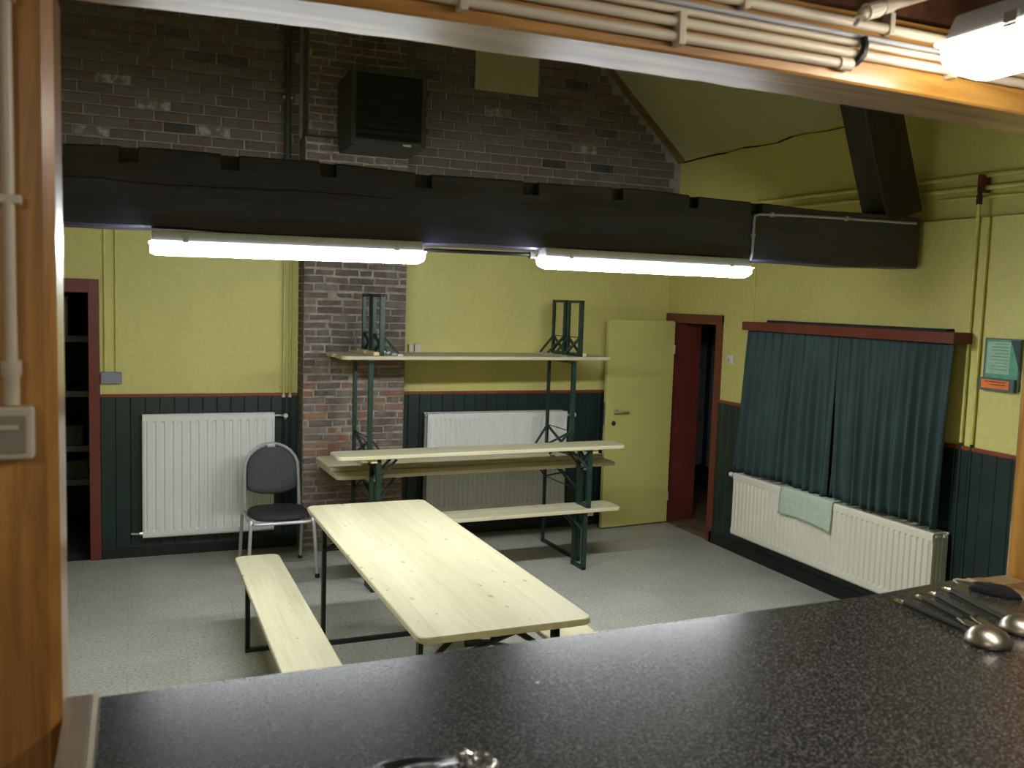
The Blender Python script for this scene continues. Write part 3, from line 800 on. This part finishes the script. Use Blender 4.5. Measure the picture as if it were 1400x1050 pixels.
# ================================================================== CHAIR
def chair():
    r = tag(empty('conference_chair', (.935, -.62, 0), .035), 'grey upholstered round-back chair with silver tube frame before the left radiator', 'chair')
    # local: -y is front
    hw = .195
    def arc(y_of):
        pts = [(-hw, y_of(.40), .40), (-hw-.002, y_of(.5), .5), (-hw, y_of(.62), .62), (-hw+.002, y_of(.70), .70)]
        for k in range(1, 12):
            a = PI*k/12; pts.append((-math.cos(a)*hw, y_of(.70+math.sin(a)*.19), .70+math.sin(a)*.185))
        pts += [(hw-.002, y_of(.70), .70), (hw, y_of(.62), .62), (hw+.002, y_of(.5), .5), (hw, y_of(.40), .40)]
        return pts
    yo = lambda z: .17+(z-.42)*.16
    MB().tube(arc(yo), .0125, 8).build('back_frame', M['chair_frame'], r, smooth=True)
    # backrest pad
    d = MB()
    top = [(math.sin(a)*.180, .70+math.cos(a)*.170) for a in [PI/2*k/8 for k in range(9)]]
    side = [(.182, .64), (.183, .585), (.176, .558)]
    bot = [(.135, .538), (.085, .525), (.0, .517)]
    half = top+side+bot
    OUT = half+[(-x, z) for x, z in reversed(half[1:-1])]
    N = len(OUT)
    def outline(k): return OUT[k]
    layers = [(0, -.030), (.7, -.028), (.93, -.020), (1.0, 0), (.93, .018), (0, .020)]
    for s, dy in layers[1:-1]:
        for k in range(N):
            x, z = outline(k); z2 = .68+(z-.68)*s; d.v.append((x*s, yo(z2)+dy, z2))
    n0 = len(d.v); d.v += [(0, yo(.68)-.031, .68), (0, yo(.68)+.019, .68)]
    for L_ in range(3):
        for k in range(N): d.f.append((L_*N+k, L_*N+(k+1) % N, (L_+1)*N+(k+1) % N, (L_+1)*N+k))
    for k in range(N): d.f.append((n0, (k+1) % N, k)); d.f.append((n0+1, 3*N+k, 3*N+(k+1) % N))
    d.build('backrest', M['chair_fabric'], r, smooth='all')
    B((-.03, yo(.875)-.014, .855), (.03, yo(.875)+.010, .882)).build('back_clip', M['chair_frame'], r, bevel=.005)
    # seat pad
    d = MB(); N = 32
    def so(k):
        a = 2*PI*k/N; e = .62
        return .205*math.copysign(abs(math.cos(a))**e, math.cos(a)), -.06+.205*math.copysign(abs(math.sin(a))**e, math.sin(a))
    for s, z_ in ((.9, .415), (1.0, .428), (1.0, .440), (.94, .455), (.6, .464)):
        for k in range(N):
            x, y = so(k); d.v.append((x*s, -.06+(y+.06)*s, z_))
    for L_ in range(4):
        for k in range(N): d.f.append((L_*N+k, L_*N+(k+1) % N, (L_+1)*N+(k+1) % N, (L_+1)*N+k))
    d.f.append(tuple(reversed(range(N)))); d.f.append(tuple(4*N+k for k in range(N)))
    d.build('seat', M['chair_seat'], r, smooth=True)
    MB().tube([(-.205, .16, .408), (-.208, -.20, .408), (-.19, -.262, .408), (-.15, -.275, .408), (.15, -.275, .408), (.19, -.262, .408), (.208, -.20, .408), (.205, .16, .408)], .0125, 8).build('seat_frame', M['chair_frame'], r, smooth=True)
    for sx in (-1, 1):
        lg = MB().tube([(sx*.212, -.10, .405), (sx*.214, -.17, .425), (sx*.215, -.225, .42), (sx*.217, -.245, .38), (sx*.228, -.262, .20), (sx*.238, -.278, .012)], .0125, 8).build('leg', M['chair_frame'], r, smooth=True)
        MB().lathe([(.016, 0), (.017, .02), (.014, .03)], (sx*.2385, -.279, 0), (0, 0, 1), 10).build('foot_cap', M['rubber'], lg)
        lg = MB().tube([(sx*.212, -.08, .410), (sx*.215, .10, .412), (sx*.216, .15, .395), (sx*.218, .17, .34), (sx*.222, .24, .012)], .0125, 8).build('leg', M['chair_frame'], r, smooth=True)
        MB().lathe([(.016, 0), (.017, .02), (.014, .03)], (sx*.222, .241, 0), (0, 0, 1), 10).build('foot_cap', M['rubber'], lg)
    return r
chair()

# ================================================================== RADIATORS
def radiator(name, label, L, z0, z1, depth, pitch, valve_side, group=None, enamel='rad'):
    """local: x along the length, -y faces the room, wall at y=0"""
    r = tag(empty(name), label, 'radiator', group)
    H = z1-z0; yf = -depth
    def panel(yb, yfz, nm):
        n = round((L-.04)/pitch); pt = (L-.04)/n; d = MB()
        xs = [0.0, .012]; ds = [.006, 0]
        for k in range(n):
            x = .02+k*pt; xs += [x+pt*.10, x+pt*.24, x+pt*.76, x+pt*.90]; ds += [.0, .009, .009, .0] if False else [.009, .0, .0, .009]
        xs += [L-.012, L]; ds += [0, .006]
        zs = [(0, 1), (.012, 0), (.045, 0), (.058, 2), (H-.058, 2), (H-.045, 0), (H-.012, 0), (H, 1)]
        nx = len(xs)
        for zz, md in zs:
            for x, dd in zip(xs, ds):
                off = {0: 0, 1: .008, 2: dd}[md]
                d.v.append((x, yfz+off, z0+zz))
        for a in range(len(zs)-1):
            for b in range(nx-1): q = a*nx+b; d.f.append((q, q+1, q+nx+1, q+nx))
        i = len(d.v); d.v += [(0, yb, z0), (L, yb, z0), (L, yb, z1), (0, yb, z1)]
        top = (len(zs)-1)*nx
        d.f.append((i, i+3, i+2, i+1)); d.f.append(tuple([i, i+1]+[b for b in reversed(range(nx))])); d.f.append(tuple([i+2, i+3]+[top+b for b in range(nx)]))
        d.f.append(tuple([i, *[a*nx for a in range(len(zs))], i+3])); d.f.append(tuple([i+1, i+2, *[a*nx+nx-1 for a in reversed(range(len(zs)))]]))
        return d.build(nm, M[enamel], r)
    panel(yf+.022, yf, 'front_panel')
    if depth > .09:
        B((.004, -.05, z0+.005), (L-.004, -.034, z1-.006)).build('rear_panel', M[enamel], r, bevel=.003)
        for x in (.0, L-.004):
            sc_ = MB().box((x, yf+.023, z0+.03), (x+.004, -.04, z1-.03)).build('side_cover', M['rad_side'], r)
            for k in range(2): B((x-.003, yf+.045+k*.03, z0+.04), (x+.007, yf+.052+k*.03, z1-.04)).build('side_rib', M[enamel], sc_)
        n = int(L/.03); gr = MB().box((.0, yf+.023, z1-.012), (L, yf+.03, z1-.001)).box((0, -.04, z1-.012), (L, -.033, z1-.001))
        for k in range(n): gr.box((.01+k*(L-.03)/(n-1), yf+.028, z1-.010), (.02+k*(L-.03)/(n-1), -.038, z1-.002))
        gr.build('top_grille', M[enamel], r)
    for x in (.15, L-.19): B((x, -.036 if depth > .09 else yf+.02, z0+.08), (x+.04, -.0155, z1-.08)).build('wall_bracket', M['rad_side'], r)
    if valve_side:
        s = 1 if valve_side == 'R' else -1; x = L if s > 0 else 0; ym = yf+.03
        v = MB().tube([(x-.0, ym, z1-.035), (x+s*.055, ym, z1-.035)], .008, 8).build('valve', M['zinc'], r, smooth=True)
        MB().lathe([(.016, 0), (.020, .01), (.020, .035), (.015, .042)], (x+s*.05, ym, z1-.035), (s, 0, 0), 14).build('valve_knob', M['white_plastic'], v, smooth=True)
    return r
ra = radiator('panel_radiator', 'tall white panel radiator on the green boarding left of the chimney', .945, .16, 1.077, .12-.02, .0595, None)
ra.location = (.046, 0, 0)
v = MB().tube([(.93, -.075, 1.055), (1.03, -.06, 1.05), (1.03, -.06, 1.02)], .009, 8).build('valve', M['zinc'], ra, smooth=True)
MB().lathe([(.012, 0), (.018, .01), (.018, .03), (.012, .036)], (1.022, -.062, 1.052), (.3, -1, 0), 14).build('valve_knob', M['white_plastic'], v, smooth=True)
MB().tube([(.0, -.05, .185), (-.06, -.05, .185), (-.075, -.04, .185), (-.075, -.015, .185)], .009, 8).build('return_pipe', M['zinc'], ra, smooth=True)
MB().tube([(-.02, -.05, .185), (.003, -.05, .185)], .014, 8).build('return_nut', M['zinc'], ra, smooth=True)
rb = radiator('panel_radiator', 'white panel radiator on the back wall behind the stacked tables', 1.26, .225, 1.053, .15, .0425, 'R')
rb.location = (2.205, 0, 0)
rc = radiator('panel_radiator', 'long low cream radiator under the curtained window', 1.96, .205, .695, .165, .046, None, None, 'rad_cream')
rc.rotation_euler = (0, 0, -PI/2); rc.location = (XR-.0, -1.325, 0)
v = MB().tube([(.0, -.145, .672), (-.035, -.145, .672)], .009, 8).build('valve', M['zinc'], rc, smooth=True)
MB().lathe([(.014, 0), (.019, .01), (.019, .03), (.013, .036)], (-.030, -.145, .672), (-1, 0, 0), 14).build('valve_knob', M['white_plastic'], v, smooth=True)

# towel over the front of that radiator
def towel():
    y0, y1 = -1.915, -2.452
    path = [(XR-.10, .7055), (XR-.150, .7065), (XR-.166, .7045), (XR-.174, .694), (XR-.176, .66), (XR-.177, .61), (XR-.178, .56), (XR-.180, .505)]
    def f(u, v):
        k = u*(len(path)-1); i = min(int(k), len(path)-2); fr = k-i
        x = path[i][0]*(1-fr)+path[i+1][0]*fr; z = path[i][1]*(1-fr)+path[i+1][1]*fr
        hang = max(0, (u-.45)/.55)
        sway = math.sin(v*9)*.004*hang
        z -= hang*.020*math.sin(v*PI*1.0)*-.3+(v > .93)*hang*.012
        return (x-abs(sway)-.002, y0+(y1-y0)*v+hang*.008, z+hang*.006*math.sin(v*5))
    o = MB().grid(f, 28, 26).build('hand_towel', M['towel'], smooth='all', solid=.004)
    tag(o, 'mint green towel hanging over the long low radiator', 'towel')
towel()

# ================================================================== CURTAINS AND PELMET
pm = struct(empty('trim_5', (XR, -2.3, 1.86)))
childbox('fascia', (XR-.150, -3.312, 1.822), (XR-.132, -1.315, 1.888), M['red'], pm, bevel=.003)
childbox('top_board', (XR-.132, -3.312, 1.868), (XR, -1.315, 1.888), M['red'], pm)
childbox('end_cap', (XR-.132, -3.312, 1.822), (XR, -3.296, 1.868), M['red'], pm)
childbox('end_cap', (XR-.132, -1.331, 1.822), (XR, -1.315, 1.868), M['red'], pm)
childbox('upper_lath', (XR-.06, -3.18, 1.889), (XR, -1.50, 1.905), M['closet'], pm)
def curtain(ya, yb, flare_a, flare_b, seed, label, nf):
    rnd = random.Random(seed)
    ph = [rnd.uniform(.75, 1.25) for _ in range(nf)]; tot = sum(ph); cum = [0]
    for p in ph: cum.append(cum[-1]+p/tot)
    amp = [rnd.uniform(.6, 1.25) for _ in range(nf+1)]
    def wave(v):
        for i in range(nf):
            if v <= cum[i+1] or i == nf-1:
                f_ = (v-cum[i])/(cum[i+1]-cum[i]); return math.sin(2*PI*f_)*amp[i]
        return 0
    def f(u, v):   # u down, v along
        z = 1.835-u*(1.835-.715)
        y = ya+(yb-ya)*v
        y += (flare_a*(1-v)+flare_b*v)*u
        A_ = .011+.030*u**.8
        drift = math.sin(v*17+u*2.2+seed)*.006*u
        x = XR-.095-A_*.6+wave(v+.010*math.sin(u*3+v*11)*u)*A_+drift
        # let the hem rest lightly against the top of the radiator
        y += .008*math.sin(v*nf*6.28+1.2)*u
        return (max(x, XR-.142), y, z+(.010*math.sin(v*9+seed)*u if u > .9 else 0))
    o = MB().grid(f, 26, nf*18).build('curtain', M['curtain'], smooth='all', solid=.003)
    tag(o, label, 'curtain')
curtain(-1.335, -2.335, .075, .01, 3, 'left dark teal curtain drawn across the right wall window', 11)
curtain(-2.325, -3.285, -.03, .03, 8, 'right dark teal curtain, nearest the green wall notice', 11)
# window behind the curtains
wn = struct(empty('window_1', (XR, -2.3, 1.3)))
childbox('window_frame', (XR-.012, -3.15, .85), (XR, -1.45, 1.80), M['red'], wn)
childbox('pane', (XR-.016, -3.08, .92), (XR-.012, -2.34, 1.73), M['vent_frame'], wn)
childbox('pane', (XR-.016, -2.26, .92), (XR-.012, -1.52, 1.73), M['vent_frame'], wn)

# ================================================================== PIPES ON WALLS
def pipe(name, pts, r, mat, label, cat='pipe', clips=(), clipmat=None, group=None):
    o = MB().tube(pts, r, 10).build(name, mat, smooth=True); tag(o, label, cat, group)
    for (p, ax) in clips:
        a = Vector(p); h = r*1.9
        if ax == 'y': B((a.x-.008, a.y-h, a.z-.008), (a.x+.008, a.y+h, a.z+.008)).build('clip', clipmat or mat, o)
        elif ax == 'x': B((a.x-h, a.y-.008, a.z-.008), (a.x+h, a.y+.008, a.z+.008)).build('clip', clipmat or mat, o)
    return o
pipe('wall_conduit', [(-.200, -.010, 2.75), (-.200, -.010, 1.388)], .009, M['yellow_pipe'], 'yellow painted conduit nearest the left doorway above the grey switch')
pipe('wall_conduit', [(-.126, -.010, 2.75), (-.126, -.010, 1.388)], .009, M['yellow_pipe'], 'yellow painted conduit right of another above the grey switch')
for x, lb in ((1.066, 'yellow heating pipe left of its twin beside the chimney'), (1.114, 'yellow heating pipe nearest the left side of the chimney')):
    o = MB().tube([(x, -.028, 2.75), (x, -.028, 1.20)], .0085, 10).build('heating_pipe', M['yellow_pipe'], smooth=True); tag(o, lb, 'pipe')
    MB().tube([(x, -.028, 1.20), (x, -.028, .10)], .0085, 10).build('green_section', M['green'], o, smooth=True)
    MB().lathe([(.013, 0), (.013, .02)], (x, -.028, 1.19), (0, 0, 1), 10).build('collar', M['white_plastic'], o)
    for zz in (1.27, 1.86, 2.2): B((x-.024, -.030, zz-.004), (x+.024, 0, zz+.004)).build('clip', M['yellow_pipe'], o)
for k, zz in enumerate((2.815, 2.742, 2.672)):
    y_ = -1.17 if k == 0 else (-1.44 if k == 1 else -2.95)
    o = MB().tube([(XR2, y_, zz+.012), (XR2-.024, y_-.02, zz+.012), (XR2-.026, y_-.05, zz+.01), (XR2-.026, -5.7, zz-.045)], .014 if k < 2 else .009, 10).build('heating_pipe', M['yellow_pipe'], smooth=True)
    tag(o, ('topmost yellow pipe running along the upper right wall', 'middle yellow pipe running along the upper right wall', 'lowest thin yellow pipe along the upper right wall')[k], 'pipe')
    for yy in (-2.45, -4.4):
        if yy < y_: B((XR2-.036, yy-.008, zz-.03), (XR2, yy+.008, zz+.02)).build('clip', M['yellow_pipe'], o)
o = MB().tube([(XR-.014, -3.30, 2.655), (XR-.014, -3.30, 1.24)], .010, 10).build('heating_pipe', M['yellow_pipe'], smooth=True)
tag(o, 'vertical yellow pipe just right of the curtains, passing the chair rail', 'pipe')
MB().tube([(XR-.014, -3.30, 1.24), (XR-.014, -3.302, .10)], .010, 10).build('green_section', M['green'], o, smooth=True)
MB().lathe([(.017, 0), (.017, .05), (.012, .055), (.012, .10)], (XR-.014, -3.30, 2.63), (0, 0, 1), 12).build('black_connector', M['cable'], o)
B((XR-.02, -3.305, 2.70), (XR2, -3.285, 2.80)).build('red_junction', M['red'], o)
o = MB().tube([(XR-.014, -3.375, 2.55), (XR-.014, -3.375, 1.24)], .009, 10).build('heating_pipe', M['yellow_pipe'], smooth=True)
tag(o, 'vertical yellow pipe between the curtain side and the green notice', 'pipe')
MB().tube([(XR-.014, -3.375, 1.24), (XR-.014, -3.375, .10)], .009, 10).build('green_section', M['green'], o, smooth=True)
o = MB().tube([(XR-.010, -1.255, 2.545), (XR-.010, -1.262, 1.60), (XR-.010, -1.262, 1.224)], .007, 8).build('wall_conduit', M['yellow_pipe'], smooth=True)
tag(o, 'thin yellow conduit dropping to the left end of the red pelmet', 'conduit')

# dark pipe on gable left of the chimney
o = MB().tube([(1.075, -.06, 2.78), (1.075, -.06, 4.4)], .024, 10).build('flue_pipe', M['vent_frame'], smooth=True)
tag(o, 'dark vertical pipe on the brick gable left of the chimney', 'pipe')
for zz in (3.46, 2.9): B((1.04, -.07, zz-.01), (1.11, .0, zz+.01)).build('clip', M['zinc'] if zz > 3 else M['vent_frame'], o)

# ================================================================== HEATER ON CHIMNEY
hv = tag(empty('air_heater', (1.69, -.48, 3.06)), 'dark grey louvred air heater box mounted high on the brick chimney', 'heater')
def hbx(nm, a, b, mat, par=None, **kw): return childbox(nm, a, b, mat, par or hv, **kw)
hbx('casing', (1.42, -.70, 3.085), (1.952, -.205, 3.585), M['vent_frame'], bevel=.006)
hbx('frame_bar', (1.412, -.722, 3.065), (1.448, -.70, 3.592), M['vent_frame'], bevel=.003)
hbx('frame_bar', (1.926, -.722, 3.065), (1.962, -.70, 3.592), M['vent_frame'], bevel=.003)
hbx('frame_bar', (1.448, -.722, 3.56), (1.926, -.70, 3.592), M['vent_frame'], bevel=.003)
hbx('frame_bar', (1.448, -.722, 3.065), (1.926, -.70, 3.105), M['vent_frame'], bevel=.003)
hbx('dark_opening', (1.448, -.706, 3.105), (1.926, -.7005, 3.56), M['grille'])
for k in range(10):
    zc = 3.125+k*.0455
    MB().bar((1.45-1.69, -.716+.48, zc-3.06), (1.924-1.69, -.716+.48, zc-3.06), .022, .003, (0, .6, 1)).build('louvre', M['grille'], hv)
hbx('bottom_flange', (1.43, -.70, 3.055), (1.945, -.205, 3.084), M['vent_frame'])
hbx('maker_plate', (1.79, -.7245, 3.072), (1.85, -.7222, 3.086), M['white_plastic'])
for zz in (3.20, 3.46): hbx('hinge', (1.962, -.72, zz-.02), (1.975, -.705, zz+.02), M['grille'])

# board on gable
o = B((2.578, -.022, 3.705), (3.145, .0, 4.35)).build('wall_panel', M['board_panel'], bevel=.003)
tag(o, 'plain olive cream board fixed on the brick gable right of the heater', 'panel')

# ================================================================== SWITCHES, SOCKETS, NOTICE
def switchbox(name, x0, x1, z0, z1, ywall, depth, n, mat, label, cat):
    o = tag(empty(name, ((x0+x1)/2, ywall, (z0+z1)/2)), label, cat)
    childbox('box', (x0, ywall-depth, z0), (x1, ywall, z1), mat, o, bevel=.005)
    wd = (x1-x0)/n
    for k in range(n):
        if k % 2 == 0: childbox('rocker', (x0+k*wd+wd*.2, ywall-depth-.004, z0+.018), (x0+(k+1)*wd-wd*.2, ywall-depth, z1-.018), mat, o, bevel=.002)
        else:
            c_ = Vector((x0+(k+.5)*wd, ywall-depth, (z0+z1)/2))-o.location
            MB().lathe([(.026, 0), (.026, .006), (.019, .006), (.019, .002)], c_, (0, -1, 0), 16).build('socket_face', mat, o)
    return o
switchbox('wall_switch', -.229, -.088, 1.302, 1.386, 0, .042, 2, M['grey_plastic'], 'grey double switch and socket box beside the left red door frame', 'switch')
switchbox('wall_switch', 2.062, 2.105, 1.525, 1.612, 0, .035, 1, M['beige_plastic'], 'small beige switch touching the right side of the brick chimney', 'switch')
switchbox('wall_socket', 2.113, 2.166, 1.525, 1.618, 0, .040, 1, M['beige_plastic'], 'small beige socket just right of the switch beside the chimney', 'socket')
th = tag(empty('light_switch', (XR, -.985, 1.57)), 'small round white switch between the right doorway and the curtains', 'switch')
MB().box((-.012, -.042, -.042), (0, .042, .042)).build('plate', M['white_plastic'], th, bevel=.006)
MB().lathe([(.032, 0), (.032, .006), (.028, .010)], (-.012, 0, 0), (-1, 0, 0), 20).build('dial', M['white_plastic'], th, smooth=True)
MB().box((-.026, -.006, -.02), (-.021, .006, .004)).build('toggle', M['grey_panel'], th, bevel=.001)

nt = tag(empty('wall_notice', (XR, -3.52, 1.57)), 'green notice with an orange label in a dark holder on the right wall', 'sign')
childbox('backboard', (XR-.016, -3.648, 1.575), (XR-.001, -3.415, 1.866), M['holder'], nt, bevel=.003)
childbox('green_sheet', (XR-.0175, -3.640, 1.640), (XR-.0165, -3.428, 1.858), M['poster'], nt)
childbox('pale_sheet', (XR-.0185, -3.585, 1.665), (XR-.0178, -3.436, 1.846), M['poster_pale'], nt)
pr_ = MB()
for k in range(9):
    zl = 1.832-k*.018; pr_.box((XR-.0192-nt.location.x, -3.575+nt.location.y*-1+.0*k, zl-nt.location.z), (XR-.0186-nt.location.x, -3.575+3.52+(.11 if k % 3 else .085), zl+.005-nt.location.z))
pr_.build('print_lines', M['poster'], nt)
childbox('tray', (XR-.034, -3.635, 1.568), (XR-.002, -3.405, 1.640), M['holder'], nt, bevel=.003)
childbox('orange_label', (XR-.0358, -3.605, 1.582), (XR-.0342, -3.425, 1.630), M['poster_orange'], nt)
ol = MB()
for k, (a, b) in enumerate(((.02, .16), (.02, .12))):
    ol.box((XR-.0364-nt.location.x, -3.605+3.52+a, 1.617-k*.016-nt.location.z), (XR-.0359-nt.location.x, -3.605+3.52+b, 1.622-k*.016-nt.location.z))
ol.build('label_print', M['red'], nt)
MB().prism([(XR-.020-nt.location.x, -3.648+3.52, .288), (XR-.020-nt.location.x, -3.585+3.52, .288), (XR-.020-nt.location.x, -3.625+3.52, .19), (XR-.020-nt.location.x, -3.648+3.52, .12)], (.0012, 0, 0)).build('dark_corner', M['steel_green'], nt)

# ================================================================== KITCHEN SIDE OF THE HATCH
yc = YN-.011
runs = [(2.434, .20, 1.194, .0085, 'lowest cream conduit on the orange lintel, ending in a black loop'),
        (2.4585, .20, 2.2, .0085, 'second cream conduit from the bottom on the orange lintel'),
        (2.4900, .20, 2.2, .0050, 'thin grey cable between the cream conduits on the lintel'),
        (2.5120, .20, 2.2, .0095, 'topmost thick cream conduit on the orange lintel'),
        (2.4775, .20, 2.2, .0062, 'thin cream conduit, third from the bottom on the lintel')]
roots = []
for k, (zz, x0, x1, rr, lb) in enumerate(runs):
    slope = -.012*(0 if k == 0 else 1)
    o = MB().tube([(x0, yc, zz+.004), ((x0+x1)/2, yc, zz+slope*.3), (x1, yc, zz+slope)], rr, 10).build('surface_conduit', M['conduit'] if k != 2 else M['conduit_grey'], smooth=True)
    tag(o, lb, 'conduit'); roots.append(o)
o = roots[0]
MB().lathe([(.0115, 0), (.0115, .028)], (1.170, yc, 2.434), (1, 0, 0), 12).build('end_sleeve', M['conduit'], o, smooth=True)
MB().tube([(1.196, yc, 2.434), (1.206, yc-.005, 2.438), (1.213, yc-.014, 2.452), (1.216, yc-.014, 2.468), (1.216, yc-.010, 2.482)], .007, 8).build('black_loop', M['cable'], o, smooth=True)
for x in (.455, .835, 1.44):
    B((x-.007, yc-.0125, 2.420 if x < 1.3 else 2.438), (x+.007, YN-.0005, 2.474)).build('saddle', M['conduit'], o if x < 1.3 else roots[1], bevel=.002)
for x in (.70, .96, 1.28): B((x-.006, yc-.0115, 2.496), (x+.006, YN-.0005, 2.536)).build('saddle', M['conduit'], roots[3], bevel=.002)
o = MB().tube([(1.150, -5.955, 2.490), (1.152, -5.955, 2.497), (1.160, -5.958, 2.502), (1.235, -5.955, 2.530), (1.42, -5.955, 2.60), (1.60, -5.955, 2.66)], .0105, 10).build('surface_conduit', M['conduit'], smooth=True)
tag(o, 'short cream conduit rising to the right in the dark corner above the lintel', 'conduit')
MB().lathe([(.014, 0), (.014, .03)], (1.158, -5.957, 2.501), (.94, 0, .35), 12).build('coupling', M['conduit'], o)
MB().lathe([(.013, 0), (.013, .022)], (1.195, -5.955, 2.515), (.94, 0, .35), 12).build('coupling', M['conduit'], o)
MB().tube([(1.150, -5.955, 2.492), (1.156, -5.935, 2.486)], .004, 8).build('cable_tail', M['conduit_grey'], o, smooth=True)
MB().tube([(1.42, -5.955, 2.60), (1.42, -5.955, 2.86)], .006, 8).build('hanger', M['conduit_grey'], o)

o = MB().tube([(-.1480, YN-.013, 2.42), (-.1480, YN-.013, 1.874)], .0075, 12).build('post_conduit', M['conduit'], smooth=True)
tag(o, 'cream conduit running down the left orange post to the switch box', 'conduit')
MB().lathe([(.0095, 0), (.0095, .035), (.0125, .04), (.0125, .058)], (-.148, YN-.013, 1.836), (0, 0, 1), 14).build('sleeve', M['conduit'], o, smooth=True)
MB().lathe([(.0125, 0), (.0125, .01), (.010, .016), (.010, .03)], (-.148, YN-.013, 2.345), (0, 0, 1), 14).build('coupling', M['conduit'], o, smooth=True)
B((-.163, YN-.020, 2.094), (-.133, YN-.0005, 2.106)).build('clip', M['conduit'], o, bevel=.002)
sb = tag(empty('post_switch', (-.16, YN, 1.80)), 'beige switch box on the left orange post at the end of its conduit', 'switch')
childbox('box', (-.205, YN-.030, 1.766), (-.1225, YN, 1.835), M['beige_plastic'], sb, bevel=.004)
childbox('rocker', (-.196, YN-.033, 1.775), (-.131, YN-.030, 1.824), M['grey_panel'], sb, bevel=.001)
childbox('rocker_ridge', (-.190, YN-.036, 1.806), (-.139, YN-.033, 1.812), M['beige_plastic'], sb)

# ================================================================== ON THE COUNTER
ZC = 1.3905
def ladle(p0, p1, rb_, label, bowl=True, tip='brass'):
    p0 = Vector((p0[0], p0[1], 0)); p1 = Vector((p1[0], p1[1], 0)); d = (p1-p0).normalized(); L = (p1-p0).length
    r = tag(empty('ladle' if bowl else 'serving_spoon', (p0.x, p0.y, ZC), math.atan2(d.y, d.x)), label, 'ladle' if bowl else 'spoon')
    hl = L-(rb_ if bowl else .03)
    n = 10
    pts = [(hl*k/n, 0, .0078) for k in range(n+1)]
    MB().tube([(p[0], p[1], p[2]) for p in pts[1:]], [.0052+.0010*math.sin(PI*k/(n-1)) for k in range(n)], 8).build('handle', M['utensil_black'], r, smooth=True)
    MB().tube([(-.006, 0, .006), (-.004, .005, .006), (.006, .007, .0065), (.020, .004, .007), (.022, -.003, .007), (.006, -.006, .0065), (-.004, -.005, .006)], .0022, 6, closed=True).build('hanging_loop', M['brass'], r, smooth=True)
    if bowl:
        R_ = rb_; prof = []
        for k in range(9):
            a = PI/2*k/8; prof.append((R_*math.cos(a), .003+R_*.78*math.sin(a)))
        inn = [(rr_*.95, zz-.0015) for rr_, zz in reversed(prof)]
        MB().lathe(prof[:-1]+[(.001, prof[-1][1])], (L, 0, 0), (0, 0, 1), 28).build('bowl', M['ladle_steel'], r, smooth='all')
        MB().bar((hl-.015, 0, .008), (L-R_*.93, 0, .010), .011, .003).build('neck', M['ladle_steel'], r)
    else:
        MB().prism([(hl-.01, -.006, .004), (hl+.02, -.012, .003), (hl+.045, -.010, .003), (hl+.05, 0, .003), (hl+.045, .010, .003), (hl+.02, .012, .003), (hl-.01, .006, .004)], (0, 0, .003)).build('blade', M['ladle_steel'], r, bevel=.001)
    return r
ladle((1.462, -5.826), (1.446, -6.058), .040, 'nearest steel ladle lying bowl up with a long black handle')
ladle((1.628, -5.797), (1.566, -6.030), .038, 'farther steel ladle, its bowl cut off by the right edge')
ladle((1.526, -5.818), (1.492, -5.985), .04, 'black handled utensil lying second from the left between the ladles', False)
ladle((1.574, -5.812), (1.524, -5.985), .04, 'black handled utensil lying third from the left between the ladles', False)
# black cloth
def cloth_blob(name, cx, cy, lx, ly, h, ang_, mat, label, cat, seed, rough=.25, nu=30, nv=16):
    rnd = random.Random(seed); P_ = [(rnd.uniform(4, 11), rnd.uniform(4, 11), rnd.uniform(0, 6)) for _ in range(5)]
    m_ = MB(); ca, sa = math.cos(ang_), math.sin(ang_)
    def f(u, v):
        a = 2*PI*u; ph_ = PI/2*v
        nz = sum(math.sin(p[0]*math.cos(a)+p[1]*v*1.3+p[2]+math.sin(a)*p[1]) for p in P_)/5
        rr_ = math.cos(ph_)**.6*(1+rough*.4*nz)
        x = lx*rr_*math.cos(a); y = ly*rr_*math.sin(a); z_ = h*math.sin(ph_)**.8*(1+rough*nz)
        return (cx+x*ca-y*sa, cy+x*sa+y*ca, ZC+max(0, z_))
    m_.grid(f, nu, nv)
    o = m_.build(name, mat, smooth=(seed < 50 and 'all'))
    bm = bmesh.new(); bm.from_mesh(o.data); bmesh.ops.remove_doubles(bm, verts=bm.verts, dist=.0004)
    bmesh.ops.holes_fill(bm, edges=bm.edges, sides=0); bmesh.ops.recalc_face_normals(bm, faces=bm.faces); bm.to_mesh(o.data); bm.free()
    for p in o.data.polygons: p.use_smooth = seed < 50
    return tag(o, label, cat)
fc = cloth_blob('folded_cloth', 1.722, -5.842, .052, .022, .020, -1.15, M['cloth_black'], 'crumpled black cloth at the far right corner of the counter', 'cloth', 4, .18)
MB().tube([(1.700, -5.765, ZC+.002), (1.706, -5.748, ZC+.003), (1.722, -5.742, ZC+.003), (1.732, -5.755, ZC+.003), (1.735, -5.785, ZC+.006)], .0022, 6).build('hanging_loop', M['trim_pale'], fc, smooth=True)
cloth_blob('plastic_bag', .285, -6.188, .115, .052, .016, .10, M['bag'], 'shiny black plastic bag at the bottom edge of the counter', 'bag', 61, .35, 34, 14)
cloth_blob('foil_wrapper', .400, -6.172, .030, .032, .015, .5, M['foil'], 'crumpled silver wrapper beside the black bag on the counter', 'wrapper', 77, .8, 16, 8)
o = cloth_blob('crumb', .585, -5.955, .003, .002, .002, 0, M['white_plastic'], 'tiny white crumb lying in the middle of the counter', 'crumb', 3, .1, 8, 4)

print('tiles', cnt, 'objects', len(bpy.data.objects))
